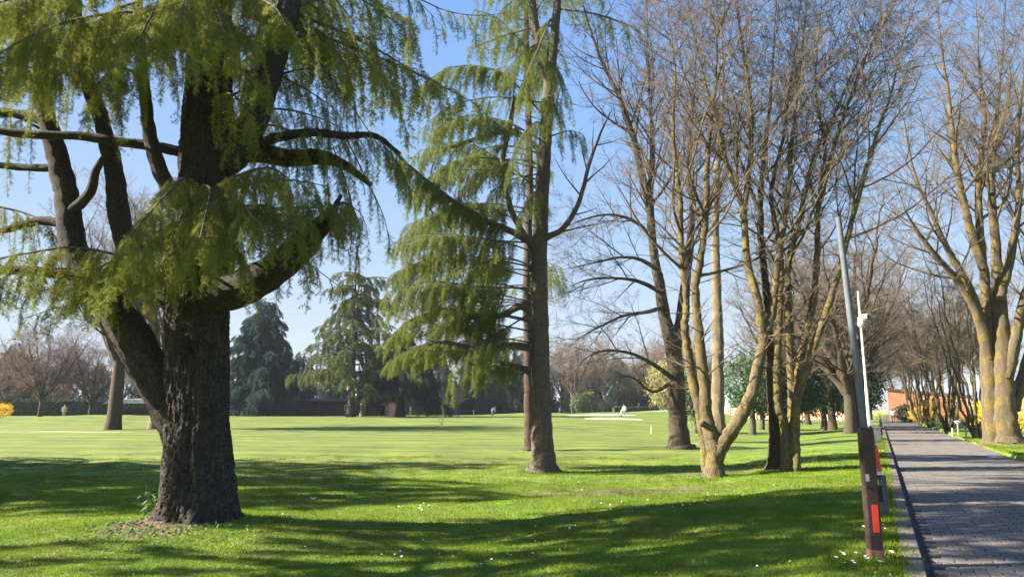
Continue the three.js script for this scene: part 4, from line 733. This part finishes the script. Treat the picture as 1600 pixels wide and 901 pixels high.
// ---------------------------------------------------------------- buildings
function boxPart(name, w, h, d, x, y, z, mat, parent) { const m = part(name, new THREE.BoxGeometry(w, h, d), mat, parent); m.position.set(x, y, z); return m; }
const noiseTex = (c, amt, f, seed) => texture(256, (u, v) => { const k = 1 + (fb(u, v, f, f, seed, 4) - .5) * amt; return c.map(q => q * k); });
M.brick = std(lin(1, 1, 1), .9, { map: noiseTex([152, 98, 70], .5, 40, 971) });
M.pink = std(lin(1, 1, 1), .9, { map: noiseTex([206, 158, 136], .3, 12, 972) });
M.timber = std(lin(1, 1, 1), .9, { map: noiseTex([78, 54, 42], .6, 24, 973) });
M.roofTile = std(lin(.20, .10, .07), .9); M.roofGrey = std(lin(.36, .35, .34), .8);
M.glass = new THREE.MeshPhysicalMaterial({ color: 0x11161c, roughness: .08, metalness: 0, specularIntensity: 1 });
M.white = std(lin(.78, .76, .72), .6); M.darkPaint = std(lin(.03, .026, .024), .95);
{
  const P = standAt(1452, 112), o = thing('brick_house', 'orange brick house with low pitched roof behind the bare coppiced trees', 'house', P); o.rotation.y = rad(-28); o.scale.setScalar(.78);
  // gable wall as a prism with window openings set as recessed parts
  const gable = new THREE.Shape(); gable.moveTo(-7, -.3); gable.lineTo(7, -.3); gable.lineTo(7, 4.4); gable.lineTo(-7, 5.9); gable.lineTo(-7, -.3);
  const g = new THREE.ExtrudeGeometry(gable, { depth: 9, bevelEnabled: false }); g.translate(0, 0, -9); const uv = g.attributes.uv; for (let i = 0; i < uv.count; i++) uv.setXY(i, uv.getX(i) * .3, uv.getY(i) * .3);
  part('wall', g, M.brick, o);
  const roof = new THREE.BoxGeometry(15.4, .22, 10); roof.rotateZ(-Math.atan2(1.5, 14)); roof.translate(0, 5.36, -4.4); part('roof', roof, M.roofTile, o);
  for (const [x, y] of [[-1.2, 3.4], [4.6, 3.0], [3.6, 1.0]]) { const wn = boxPart('window', 1.15, 1.25, .06, x, y, .035, M.white, o); for (const s of [-1, 1]) boxPart('pane', .46, 1.02, .02, s * .26, 0, .035, M.glass, wn); boxPart('sill', 1.35, .08, .16, 0, -.68, .05, M.pink, wn); }
  const dr = boxPart('door', 1.0, 2.1, .07, .4, .85, .04, M.timber, o); boxPart('handle', .1, .03, .05, .36, 0, .06, M.white, dr);
  boxPart('fascia', 14.2, .22, .1, 0, 5.05, .12, M.white, o).rotation.z = -Math.atan2(1.5, 14); boxPart('downpipe', .1, 4.6, .1, 6.6, 2.1, .08, M.roofGrey, o);
  const bal = boxPart('balcony', 4.2, .16, 1.1, -3, 2.5, .6, M.pink, o); boxPart('railing', 4.2, .7, .06, 0, .43, .5, M.brick, bal);
}
{
  const a = standAt(1045, 142), b = standAt(1352, 94), mid = a.clone().lerp(b, .5), L = a.distanceTo(b), o = thing('garden_wall', 'long low pink rendered wall beyond the lawn behind the evergreens', 'wall', mid); o.rotation.y = Math.atan2(-(b.z - a.z), b.x - a.x);
  const seg = Math.round(L / 3);
  for (let k = 0; k < seg; k++) { const x = (k + .5) / seg * L - L / 2; boxPart('wall_panel', L / seg - .04, 1.75, .2, x, .75, 0, M.pink, o); boxPart('coping', L / seg - .02, .1, .3, x, 1.68, 0, M.brick, o); boxPart('pier', .34, 2.0, .34, x - L / seg / 2, .8, 0, M.brick, o); }
}
{
  const P = standAt(526, 118), o = thing('timber_hut', 'low reddish-brown timber hut under the flat-tiered cedar', 'hut', P); o.rotation.y = rad(6);
  const wall = boxPart('wall', 13, 2.5, 4, 0, 1.1, -2, M.timber, o);
  for (let k = 0; k < 26; k++) boxPart('plank', .44, 2.4, .05, -6.25 + k * .5, 1.1, .03, M.timber, o);
  const rf = boxPart('roof', 13.8, .16, 5.2, 0, 2.5, -1.8, M.darkPaint, o); rf.rotation.x = .08;
  boxPart('door', 1.1, 2.0, .05, -2.2, .95, .09, M.darkPaint, o); const wn = boxPart('window', 1.2, .9, .05, 1.8, 1.3, .09, M.white, o); boxPart('pane', 1.0, .7, .02, 0, 0, .03, M.glass, wn);
}
{
  const P = standAt(598, 122), o = thing('brick_shed', 'small sunlit brick shed between the two dark far trunks', 'shed', P); o.rotation.y = rad(-20);
  boxPart('wall', 4, 2.3, 3, 0, 1, 0, M.pink, o); const rf = boxPart('roof', 4.6, .14, 3.6, 0, 2.25, 0, M.roofTile, o); rf.rotation.z = .05; boxPart('door', .9, 1.9, .05, .8, .85, 1.53, M.timber, o); boxPart('window', .8, .7, .05, -1, 1.3, 1.53, M.glass, o);
}
{
  const P = standAt(206, 108), o = thing('pavilion', 'low open pavilion with a pale grey roof behind the mound', 'shelter', P);
  const sh = new THREE.Shape(); sh.moveTo(-3.4, 1.9); sh.lineTo(3.4, 1.9); sh.lineTo(2.4, 2.5); sh.lineTo(-2.4, 2.5); sh.closePath(); const g = new THREE.ExtrudeGeometry(sh, { depth: 3.4, bevelEnabled: true, bevelSize: .08, bevelThickness: .2, bevelSegments: 1 }); g.translate(0, 0, -1.7); part('roof', g, M.roofGrey, o);
  for (const x of [-3, -1, 1, 3]) for (const z of [-1.4, 1.4]) boxPart('post', .14, 2.1, .14, x, .95, z, M.timber, o);
  boxPart('back_wall', 6, 1.2, .1, 0, .5, -1.45, M.timber, o);
}
// ---------------------------------------------------------------- bunkers and pond
function patch(name, px, D, rx, rz, mat, seed, lift = .03) {
  const c = standAt(px, D), p = [0, 0, 0], idx = [], n = 48, rings = 6; p.length = 0;
  for (let j = 0; j <= rings; j++) for (let i = 0; i < n; i++) { const a = i / n * 6.283, k = (1 + .25 * N2(Math.cos(a) * 1.2 + seed, Math.sin(a) * 1.2)) * j / rings, x = c.x + Math.cos(a) * rx * k, z = c.z + Math.sin(a) * rz * k; p.push(x, H(x, z) + lift + .04 * (j === rings ? -2 : 0), z); }
  for (let j = 0; j < rings; j++) for (let i = 0; i < n; i++) { const a = j * n + i, b = j * n + (i + 1) % n; idx.push(a, b, a + n, b, b + n, a + n); }
  const g = new THREE.BufferGeometry(); g.setAttribute('position', new THREE.Float32BufferAttribute(p, 3)); g.setIndex(idx); g.computeVertexNormals(); return structure(name, g, mat);
}
M.sand = std(lin(.40, .37, .30), 1);
patch('sand_bunker', 958, 92, 4.2, 2.6, M.sand, 1); patch('sand_bunker', 1010, 127, 5, 3.0, M.sand, 2); patch('sand_bunker', 945, 112, 6, 1.6, M.sand, 3); patch('worn_track', 40, 56, 9, .35, std(lin(.30, .27, .16), 1), 5);
patch('pond', 884, 104, 3.4, 4.5, new THREE.MeshPhysicalMaterial({ color: lin(.03, .05, .06), roughness: .06 }), 4, .05);

// ---------------------------------------------------------------- posts, pole, camera mast, boxes
const worn = (c, amt, seed) => std(lin(1, 1, 1), .75, { map: noiseTex(c, amt, 12, seed) });
{
  const P = ground(1369, 876), D = -P.z, o = thing('barrier_post', 'dark brown steel post with a red reflector, raised grey boom standing up from it', 'post', P);
  const top = at(1354, 668, D), h = top.y - P.y; o.rotation.y = rad(-8);
  const sq = (w, h2, r) => { const s = new THREE.Shape(), a = w / 2 - r; s.absarc(a, a, r, 0, Math.PI / 2); s.absarc(-a, a, r, Math.PI / 2, Math.PI); s.absarc(-a, -a, r, Math.PI, Math.PI * 1.5); s.absarc(a, -a, r, Math.PI * 1.5, Math.PI * 2); const g = new THREE.ExtrudeGeometry(s, { depth: h2, bevelEnabled: true, bevelSize: .004, bevelThickness: .004, bevelSegments: 1, curveSegments: 3 }); g.rotateX(-Math.PI / 2); return g; };
  const post = part('post', sq(.122, h + .12, .012), worn([62, 44, 38], .5, 981), o); post.position.y = -.12;
  const rust = worn([98, 70, 58], 1.3, 984); const rf = part('worn_patch', sq(.126, .13, .012), rust, o); rf.position.y = -.02;
  const red = std(lin(.72, .045, .02), .35); boxPart('reflector', .06, .27, .006, .01, .42, .0665, red, o);
  boxPart('label_plate', .034, .07, .004, -.036, .82, .065, std(lin(.5, .42, .33), .6), o);
  for (const s of [-.04, .05]) { const g = new THREE.CylinderGeometry(.014, .014, .02, 10); g.rotateX(Math.PI / 2); const m = part('bolt', g, M.darkPaint, o); m.position.set(s * .9, .73, .068); }
  boxPart('latch', .05, .16, .06, .085, .66, .0, M.darkPaint, o);
  const b = new Builder(); b.tube([{ p: V(-.005, h - .05, 0), r: .038 }, { p: V(-.05, h + 1.0, 0), r: .035 }, { p: V(-.10, h + 2.26, 0), r: .030 }], 16, true); part('boom', b.geo(), worn([84, 90, 94], .35, 982), o);
}
{
  const P = ground(1384, 806), D = -P.z, o = thing('catch_post', 'small dark steel post with a red and white reflector plate, just behind the brown post', 'post', P);
  boxPart('post', .07, .62, .09, 0, .26, 0, worn([84, 88, 90], .4, 985), o);
  const pl = boxPart('plate', .10, .46, .03, -.07, .78, 0, M.white, o); pl.rotation.z = .12; const st = boxPart('red_stripe', .06, .38, .012, .018, .03, .018, std(lin(.75, .05, .03), .4), pl); boxPart('arm', .035, .4, .035, -.07, 1.08, -.02, worn([150, 140, 124], .4, 986), o).rotation.z = .18; boxPart('bracket', .12, .05, .05, -.03, .55, 0, M.darkPaint, o);
}
{
  const P = ground(1369, 692), o = thing('utility_box', 'squat grey concrete box standing on the grass by the kerb', 'box', P);
  const conc = worn([158, 154, 144], .35, 987); boxPart('body', .42, .72, .34, 0, .34, 0, conc, o); boxPart('lid', .46, .05, .38, 0, .725, 0, conc, o); boxPart('door', .34, .5, .02, 0, .36, .175, worn([140, 138, 130], .3, 988), o);
}
{
  const P = standAt(1357, 34), o = thing('camera_mast', 'slim white mast carrying a security camera with a dark lens', 'mast', P), D = 34, top = at(1348, 455, D), cy = at(1350, 497, D).y - P.y, h = top.y - P.y;
  const b = new Builder(); b.tube([{ p: V(0, -.1, 0), r: .075 }, { p: V(0, h * .35, 0), r: .07 }, { p: V(0, h * .36, 0), r: .055 }, { p: V(-.02, h, 0), r: .045 }], 12, true); part('mast', b.geo(), M.white, o);
  const arm = boxPart('bracket', .34, .16, .12, .03, cy - .05, .06, M.white, o);
  const dome = new THREE.SphereGeometry(.15, 16, 12); const d = part('dome', dome, M.white, o); d.position.set(-.06, cy - .28, .1); d.scale.set(1, 1.15, 1);
  const body = new THREE.CylinderGeometry(.1, .1, .34, 14); body.rotateX(Math.PI / 2); const cam = part('camera', body, M.white, o); cam.position.set(.12, cy + .04, .16); cam.rotation.y = .5;
  const ln = new THREE.CylinderGeometry(.085, .085, .05, 14); ln.rotateX(Math.PI / 2); part('lens', ln, M.darkPaint, cam).position.z = .18;
  boxPart('camera_hood', .24, .025, .4, .0, .11, .02, M.white, cam);
}
// path lights and stakes
const litePost = std(lin(.05, .05, .05), .6);
[[1477, 672, 1, 'white-topped path light nearest the wooden stake, on its left'], [1499, 683, 1, 'white-topped path light just right of the wooden stake'], [1511, 688, 0, 'dark-topped path light nearest the twin-trunked giant'], [1460, 668, 0, 'dark path light left of the white-topped one'], [1447, 664, 0, 'slim dark path light beside the yellow bush'], [1437, 662, 1, 'small far path light'], [1428, 660, 0, 'farthest path light near the dark hedge']].forEach(([x, y, w, l]) => {
  const P = ground(x, y), o = thing('path_light', l, 'light', P, 'low lights along the right path edge'), g = new Builder(); g.tube([{ p: V(0, -.05, 0), r: .045 }, { p: V(0, .62, 0), r: .045 }], 10); part('post', g.geo(), w ? worn([150, 146, 138], .3, 991) : litePost, o);
  const c = new THREE.CylinderGeometry(.2, .07, .14, 16); part('shade', c, w ? M.white : litePost, o).position.y = .7; const cap = new THREE.CylinderGeometry(.06, .2, .06, 16); part('cap', cap, w ? M.roofGrey : litePost, o).position.y = .8;
});
function stake(label, P, h, r, mat, tipMat) { const o = thing('stake', label, 'stake', P), b = new Builder(); b.tube([{ p: V(0, -.1, 0), r }, { p: V(0, h - .05, 0), r }, { p: V(0, h, 0), r: r * .7 }], 8, true); part('shaft', b.geo(), mat, o); if (tipMat) { const c = new THREE.CylinderGeometry(r * 1.1, r * 1.15, h * .25, 8); part('tip', c, tipMat, o).position.y = h * .86; } }
stake('short pale wooden stake between two path lights', ground(1490, 684), .66, .05, std(lin(.5, .38, .22), .9));
stake('white distance stake with an orange top on the open grass', ground(1018, 677), .62, .03, M.white, std(lin(.8, .35, .08), .6));
stake('white marker stake right of the bare sapling', standAt(740, 100), 1.0, .05, M.white);
stake('thin orange marker stake on the grass by the pink wall', standAt(1303, 62), .9, .03, std(lin(.7, .3, .08), .7));

// ---------------------------------------------------------------- people
function figure(label, base, turn, scale, J, colors, group) {
  // J: joints by name; bones of tapered capsules joined smoothly
  const bones = [['hip', 'chest', .13, .15], ['chest', 'neck', .13, .06], ['neck', 'head', .05, .06], ['head', 'crown', .09, .085], ['chest', 'shL', .10, .07], ['chest', 'shR', .10, .07], ['shL', 'elL', .055, .045], ['elL', 'haL', .043, .032], ['shR', 'elR', .055, .045], ['elR', 'haR', .043, .032], ['haL', 'fiL', .035, .02], ['haR', 'fiR', .035, .02], ['hip', 'hpL', .12, .10], ['hip', 'hpR', .12, .10], ['hpL', 'knL', .09, .062], ['knL', 'anL', .06, .042], ['hpR', 'knR', .09, .062], ['knR', 'anR', .06, .042], ['anL', 'toL', .045, .03], ['anR', 'toR', .045, .03]];
  const res = 56, mc = new MarchingCubes(res, new THREE.MeshBasicMaterial(), false, false, 60000), S = 2.0; mc.isolation = 0;
  const v = bones.map(([a, b, ra, rb]) => ({ a: V(...J[a]), b: V(...J[b]), ra, rb }));
  const q = V(0, 0, 0), ab = V(0, 0, 0), ap = V(0, 0, 0);
  for (let k = 0; k < res; k++) for (let j = 0; j < res; j++) for (let i = 0; i < res; i++) {
    q.set((i / res - .5) * S, j / res * S - .06, (k / res - .5) * S); let d = 9;
    for (const c of v) { ab.subVectors(c.b, c.a); ap.subVectors(q, c.a); const h = clamp(ap.dot(ab) / ab.lengthSq()); const e = ap.addScaledVector(ab, -h).length() - mix(c.ra, c.rb, h), kk = .03, m = clamp(.5 + .5 * (d - e) / kk); d = mix(d, e, m) - kk * m * (1 - m); }
    mc.field[i + j * res + k * res * res] = -d;
  }
  mc.update(); const n = mc.count, p = new Float32Array(n * 3), col = new Float32Array(n * 3);
  for (let i = 0; i < n; i++) {
    const x = (mc.positionArray[i * 3] + 1) / 2, y = (mc.positionArray[i * 3 + 1] + 1) / 2, z = (mc.positionArray[i * 3 + 2] + 1) / 2; const w = V((x - .5) * S, y * S - .06, (z - .5) * S); p.set([w.x, w.y, w.z], i * 3);
    let c = colors.top; const hd = V(...J.head), hair = w.y > hd.y + .09 || (w.z < hd.z - .03 && w.distanceTo(hd) < .2 && w.y > hd.y - .05);
    const low = Math.min(w.distanceTo(V(...J.toL)), w.distanceTo(V(...J.toR)), w.distanceTo(V(...J.anL)), w.distanceTo(V(...J.anR)));
    if (w.distanceTo(V(...J.haL)) < .07 || w.distanceTo(V(...J.haR)) < .07 || w.distanceTo(V(...J.fiL)) < .06 || w.distanceTo(V(...J.fiR)) < .06) c = colors.skin; else if (w.distanceTo(hd) < .17 || w.distanceTo(V(...J.crown)) < .14) c = hair ? colors.hair : colors.skin; else if (low < .12) c = colors.shoe;
    else { const hip = V(...J.hip), leg = Math.min(...[['hpL', 'knL'], ['knL', 'anL'], ['hpR', 'knR'], ['knR', 'anR']].map(([a, b]) => { const A = V(...J[a]), B = V(...J[b]).sub(A), Q = w.clone().sub(A), h = clamp(Q.dot(B) / B.lengthSq()); return Q.addScaledVector(B, -h).length(); })); if (leg < .12 || w.distanceTo(hip) < .1) c = colors.legs; }
    col.set(c, i * 3);
  }
  const g = new THREE.BufferGeometry(); g.setAttribute('position', new THREE.BufferAttribute(p, 3)); g.setAttribute('normal', new THREE.BufferAttribute(mc.normalArray.slice(0, n * 3), 3)); g.setAttribute('color', new THREE.BufferAttribute(col, 3));
  g.computeVertexNormals();
  const o = thing('person', label, 'person', base, group); o.rotation.y = turn; o.scale.setScalar(scale);
  part('body', g, std(lin(1, 1, 1), .85, { vertexColors: true }), o); return o;
}
const walk = { hip: [0, .93, 0], chest: [0, 1.28, .02], neck: [0, 1.48, .03], head: [0, 1.58, .05], crown: [0, 1.66, .05], shL: [.19, 1.40, 0], shR: [-.19, 1.40, 0], elL: [.25, 1.13, -.08], haL: [.25, .90, .04], fiL: [.24, .82, .08], elR: [-.25, 1.13, .06], haR: [-.24, .92, .2], fiR: [-.23, .85, .24], hpL: [.1, .9, 0], hpR: [-.1, .9, 0], knL: [.1, .5, .14], anL: [.1, .09, .16], toL: [.1, .04, .3], knR: [-.1, .5, -.02], anR: [-.1, .1, -.26], toR: [-.1, .04, -.14] };
const bent = { ...walk, chest: [0, 1.2, .24], neck: [0, 1.33, .38], head: [0, 1.38, .48], crown: [0, 1.43, .52], shL: [.18, 1.26, .32], shR: [-.18, 1.26, .32], elL: [.16, 1.0, .42], haL: [.03, .8, .5], fiL: [.0, .73, .52], elR: [-.16, 1.0, .42], haR: [-.03, .78, .5], fiR: [0, .7, .52], knL: [.14, .5, .1], anL: [.16, .09, 0], toL: [.18, .04, .14], knR: [-.14, .5, .1], anR: [-.16, .09, 0], toR: [-.18, .04, .14] };
const skin = [.5, .3, .2];
{ const P = fromPath(0, 0); const q = standAt(1392, 92); const [s] = toPath(q.x, q.z); const w = fromPath(s, 1.2, -.06); figure('person in white top and black trousers walking away on the path', w, rad(160), 1, walk, { top: [.7, .68, .66], legs: [.02, .02, .022], skin, hair: [.03, .025, .02], shoe: [.05, .05, .05] }); }
figure('golfer in pale clothes bending forward on the far lawn', standAt(769, 101), rad(60), 1, bent, { top: [.62, .64, .66], legs: [.2, .21, .24], skin, hair: [.1, .08, .06], shoe: [.5, .5, .5] });
figure('golfer in white beside a golf trolley near the far bunker', standAt(976, 106), rad(-40), 1, walk, { top: [.72, .72, .74], legs: [.12, .14, .22], skin, hair: [.05, .04, .03], shoe: [.6, .6, .6] });
figure('person in beige standing by the trees left of the fluted trunk', standAt(100, 96), rad(30), 1, { ...walk, knL: [.1, .5, .02], anL: [.1, .09, 0], toL: [.1, .04, .13], knR: [-.1, .5, .02], anR: [-.1, .09, 0], toR: [-.1, .04, .13] }, { top: [.55, .45, .33], legs: [.42, .34, .25], skin, hair: [.3, .25, .2], shoe: [.2, .15, .1] });
{
  const P = standAt(971, 105.6), o = thing('golf_trolley', 'white golf bag on a trolley beside the golfer in white', 'trolley', P);
  const bag = new THREE.CylinderGeometry(.15, .13, .85, 12), m = part('bag', bag, M.white, o); m.position.set(0, .62, 0); m.rotation.z = -.35;
  for (const s of [-1, 1]) { const t = new THREE.TorusGeometry(.14, .03, 8, 18), wl = part('wheel', t, M.darkPaint, o); wl.position.set(-.1, .17, s * .3); } const b = new Builder(); b.tube([{ p: V(-.1, .17, -.3), r: .015 }, { p: V(-.1, .17, .3), r: .015 }], 6); b.tube([{ p: V(-.1, .17, 0), r: .015 }, { p: V(.55, 1.05, 0), r: .015 }], 6); part('frame', b.geo(), M.roofGrey, o);
}

// ---------------------------------------------------------------- grass blades, flowers, weeds, litter
{
  const rng = RNG(1001), mk = (n, w, h, spread) => { const b = new Builder(), r = RNG(n * 7 + Math.round(h * 1000)); for (let k = 0; k < n; k++) { const a = r() * 6.283, q = Math.sqrt(r()) * spread, p = V(Math.cos(a) * q, -.008, Math.sin(a) * q), d = V((r() - .5) * .9, 1, (r() - .5) * .9).normalize(), s = V(r() - .5, 0, r() - .5).normalize().multiplyScalar(w / 2), hh = h * (.5 + .8 * r()), m = p.clone().addScaledVector(d, hh * .55), t = p.clone().addScaledVector(d, hh * .9).add(V(d.x * hh * .3, 0, d.z * hh * .3)); b.tri(p.clone().add(s), p.clone().sub(s), m.clone().addScaledVector(s, .8)); b.tri(m.clone().addScaledVector(s, .8), p.clone().sub(s), m.clone().addScaledVector(s, -.8)); b.tri(m.clone().addScaledVector(s, .8), m.clone().addScaledVector(s, -.8), t); } return b.geo(); };
  const geos = [mk(70, .0055, .045, .17), mk(71, .006, .05, .18), mk(60, .006, .06, .17)], lists = geos.map(() => []), cols = geos.map(() => []);
  const one = (x, z, s) => {
    const b = isBare(x, z); if (rng() < b * 1.15) return; const [ps, t] = toPath(x, z); if (t > -KERB - .06 && t < PW + .06) return;
    const k = Math.floor(rng() * 3), a = rng() * 6.283, y = H(x, z), c = lawnColor(x, z), v = .75 + .5 * rng();
    lists[k].push(new THREE.Matrix4().makeRotationY(a).scale(V(s, s * (.75 + .5 * rng()), s)).setPosition(x, y, z));
    cols[k].push(lin(c[0] / .138 * v * (.85 + .35 * rng()), c[1] / .228 * v, c[2] / .010 * v));
  };
  // denser close by
  for (let D = 5.6; D < 34;) {
    const cell = D < 12 ? .13 : D < 20 ? .2 : .34, half = D * .76 + .6, keep = 1 - ss(18, 34, D);
    for (let x = -half; x < half; x += cell) if (rng() < keep) one(x + (rng() - .5) * cell, -(D + (rng() - .5) * cell), D < 12 ? .8 : D < 20 ? 1.0 : 1.3);
    D += cell;
  }
  // longer tufts round posts and tree feet, and along the kerb
  for (const [px, py, n, r] of [[1369, 876, 60, .35], [1380, 806, 30, .3], [1116, 748, 70, .6], [1233, 738, 60, .55], [1211, 736, 30, .5], [849, 738, 60, .6], [1572, 700, 60, 1.3]]) { const c = ground(px, py); for (let k = 0; k < n; k++) { const a = rng() * 6.28, q = r * Math.sqrt(.15 + rng()); one(c.x + Math.cos(a) * q, c.z + Math.sin(a) * q, 1.15 + .5 * rng()); } }
  for (let s = -2; s < 40; s += .12) { const q = fromPath(s, -KERB - .07 - rng() * .08); one(q.x, q.z, .9 + .6 * rng()); if (rng() < .7) { const q2 = fromPath(s, PW + .08 + rng() * .1); one(q2.x, q2.z, .9 + .6 * rng()); } }
  const holder = new THREE.Group(); holder.name = 'grass'; holder.userData = { kind: 'stuff', label: 'short green lawn grass blades', category: 'grass' }; scene.add(holder);
  const gm = leafy(lin(.138, .228, .010), .4);
  geos.forEach((g, k) => instanced('grass_blades', g, gm, lists[k], holder, cols[k]));
  console.log('grass', lists.map(l => l.length));
}
{
  const rng = RNG(1011), b = new Builder(), petals = 9;
  for (let k = 0; k < petals; k++) { const a = k / petals * 6.283, a2 = a + .62; b.tri(V(0, .045, 0), V(Math.cos(a) * .014, .048, Math.sin(a) * .014), V(Math.cos(a2) * .014, .048, Math.sin(a2) * .014)); }
  const g = b.geo(), l = [], put = (x, z, s) => { const [ps, t] = toPath(x, z); if (t > -KERB - .03 && t < PW + .03) return; l.push(new THREE.Matrix4().makeRotationFromEuler(new THREE.Euler((rng() - .3) * .9, rng() * 6, (rng() - .5) * .9)).scale(V(s, 1 + rng() * .4, s)).setPosition(x, H(x, z), z)); };
  for (const [px, py, n, r] of [[1400, 880, 34, .5], [1395, 830, 26, .45], [1345, 880, 16, .4], [1405, 760, 16, .5], [1400, 715, 14, .6], [660, 795, 14, .5], [650, 872, 7, .6], [770, 878, 5, .6], [840, 840, 5, .8], [1060, 790, 9, .8], [1165, 770, 10, .9], [490, 780, 6, .5], [930, 790, 6, 1.2]]) { const c = ground(px, py); for (let k = 0; k < n; k++) { const a = rng() * 6.28, q = r * Math.sqrt(rng()); put(c.x + Math.cos(a) * q, c.z + Math.sin(a) * q, .75 + rng() * .6); } }
  for (let k = 0; k < 70; k++) { const D = 7 + 13 * rng(), x = (rng() - .35) * D * 1.2; put(x, -D, .6 + .3 * rng()); }
  instanced('daisies', g, std(lin(.8, .8, .78), .8), l, scene).userData = { kind: 'stuff', label: 'small white daisies dotted over the grass', category: 'flowers' };
}
{
  // ivy plant at the cedar's foot
  const P = ground(246, 806), o = thing('ivy_plant', 'small dark leafy plant at the left foot of the massive cedar', 'plant', P), rng = RNG(1021), b = new Builder();
  for (let k = 0; k < 9; k++) { const a = rng() * 6.28; b.tube([0, .5, 1].map(u => ({ p: V(Math.cos(a) * .16 * u, .36 * u * (.6 + .5 * rng()), Math.sin(a) * .16 * u), r: mix(.006, .002, u) })), 4); } o.scale.setScalar(1.45);
  part('stems', b.geo(), M.twigDark, o, 'stuff'); instanced('leaves', leafGeo, leafy(lin(.05, .11, .025), .25, { roughness: .6 }), leafCloud(rng, 150, r => { const a = r() * 6.28, q = .22 * Math.sqrt(r()); return V(Math.cos(a) * q, r() * .36 * (1.1 - q * 2), Math.sin(a) * q); }, .085), o);
  // weeds, leaf litter and clods on the bare soil
  const weeds = [], clods = [], litter = [];
  for (let k = 0; k < 420; k++) { const a = rng() * 6.28, q = .65 + 1.1 * rng(), x = CEDAR.x + Math.cos(a) * q, z = CEDAR.z + .3 + Math.abs(Math.sin(a)) * q; if (isBare(x, z) < .1 && rng() < .5) continue; const m = new THREE.Matrix4().makeRotationFromEuler(new THREE.Euler((rng() - .5) * 1, rng() * 6.28, .3 + rng() * .6)), s = .04 + .05 * rng(); weeds.push(m.scale(V(s, s, s)).setPosition(x, H(x, z) + .015, z)); }
  for (let k = 0; k < 300; k++) { const a = rng() * 6.28, q = .5 + .8 * rng(), x = CEDAR.x + Math.cos(a) * q, z = CEDAR.z + .35 + Math.abs(Math.sin(a)) * q; if (isBare(x, z) < .3) continue; const s = .012 + .03 * rng() * rng(); clods.push(new THREE.Matrix4().makeRotationFromEuler(new THREE.Euler(rng() * 6, rng() * 6, rng() * 6)).scale(V(s, s * .7, s)).setPosition(x, H(x, z) + s * .2, z)); }
  for (let k = 0; k < 500; k++) { const D = 6.5 + 15 * rng() * rng(), x = (rng() - .5) * D * 1.5; if (toPath(x, -D)[1] > -.2 && rng() < .6) continue; const s = .03 + .04 * rng(), y = toPath(x, -D)[1] > -KERB && toPath(x, -D)[1] < PW ? -.05 : H(x, -D) + .03; litter.push(new THREE.Matrix4().makeRotationFromEuler(new THREE.Euler(rng() * 1, rng() * 6, rng() * 1)).scale(V(s, s, s)).setPosition(x, y, -D)); }
  instanced('weeds', leafGeo, leafy(lin(.12, .24, .04), .3), weeds, scene).userData = { kind: 'stuff', label: 'low weeds round the foot of the massive cedar', category: 'weeds' };
  instanced('soil_clods', new THREE.IcosahedronGeometry(1, 0), std(lin(.13, .09, .055), 1), clods, scene).userData = { kind: 'stuff', label: 'loose soil crumbs at the foot of the massive cedar', category: 'soil' };
  instanced('leaf_litter', leafGeo, leafy(lin(.30, .2, .11), .2), litter, scene).userData = { kind: 'stuff', label: 'scattered dry leaves on lawn and path', category: 'leaves' };
}
scene.fog = new THREE.FogExp2(new THREE.Color(.78, .87, 1), .0002);
let tris = 0, inst = 0; scene.traverse(m => { if (m.isMesh) { const n = (m.geometry.index ? m.geometry.index.count : m.geometry.attributes.position.count) / 3; if (m.isInstancedMesh) inst += m.count; else tris += n; } });
console.log('triangles', tris, 'instances', inst);
renderer.render(scene, camera);
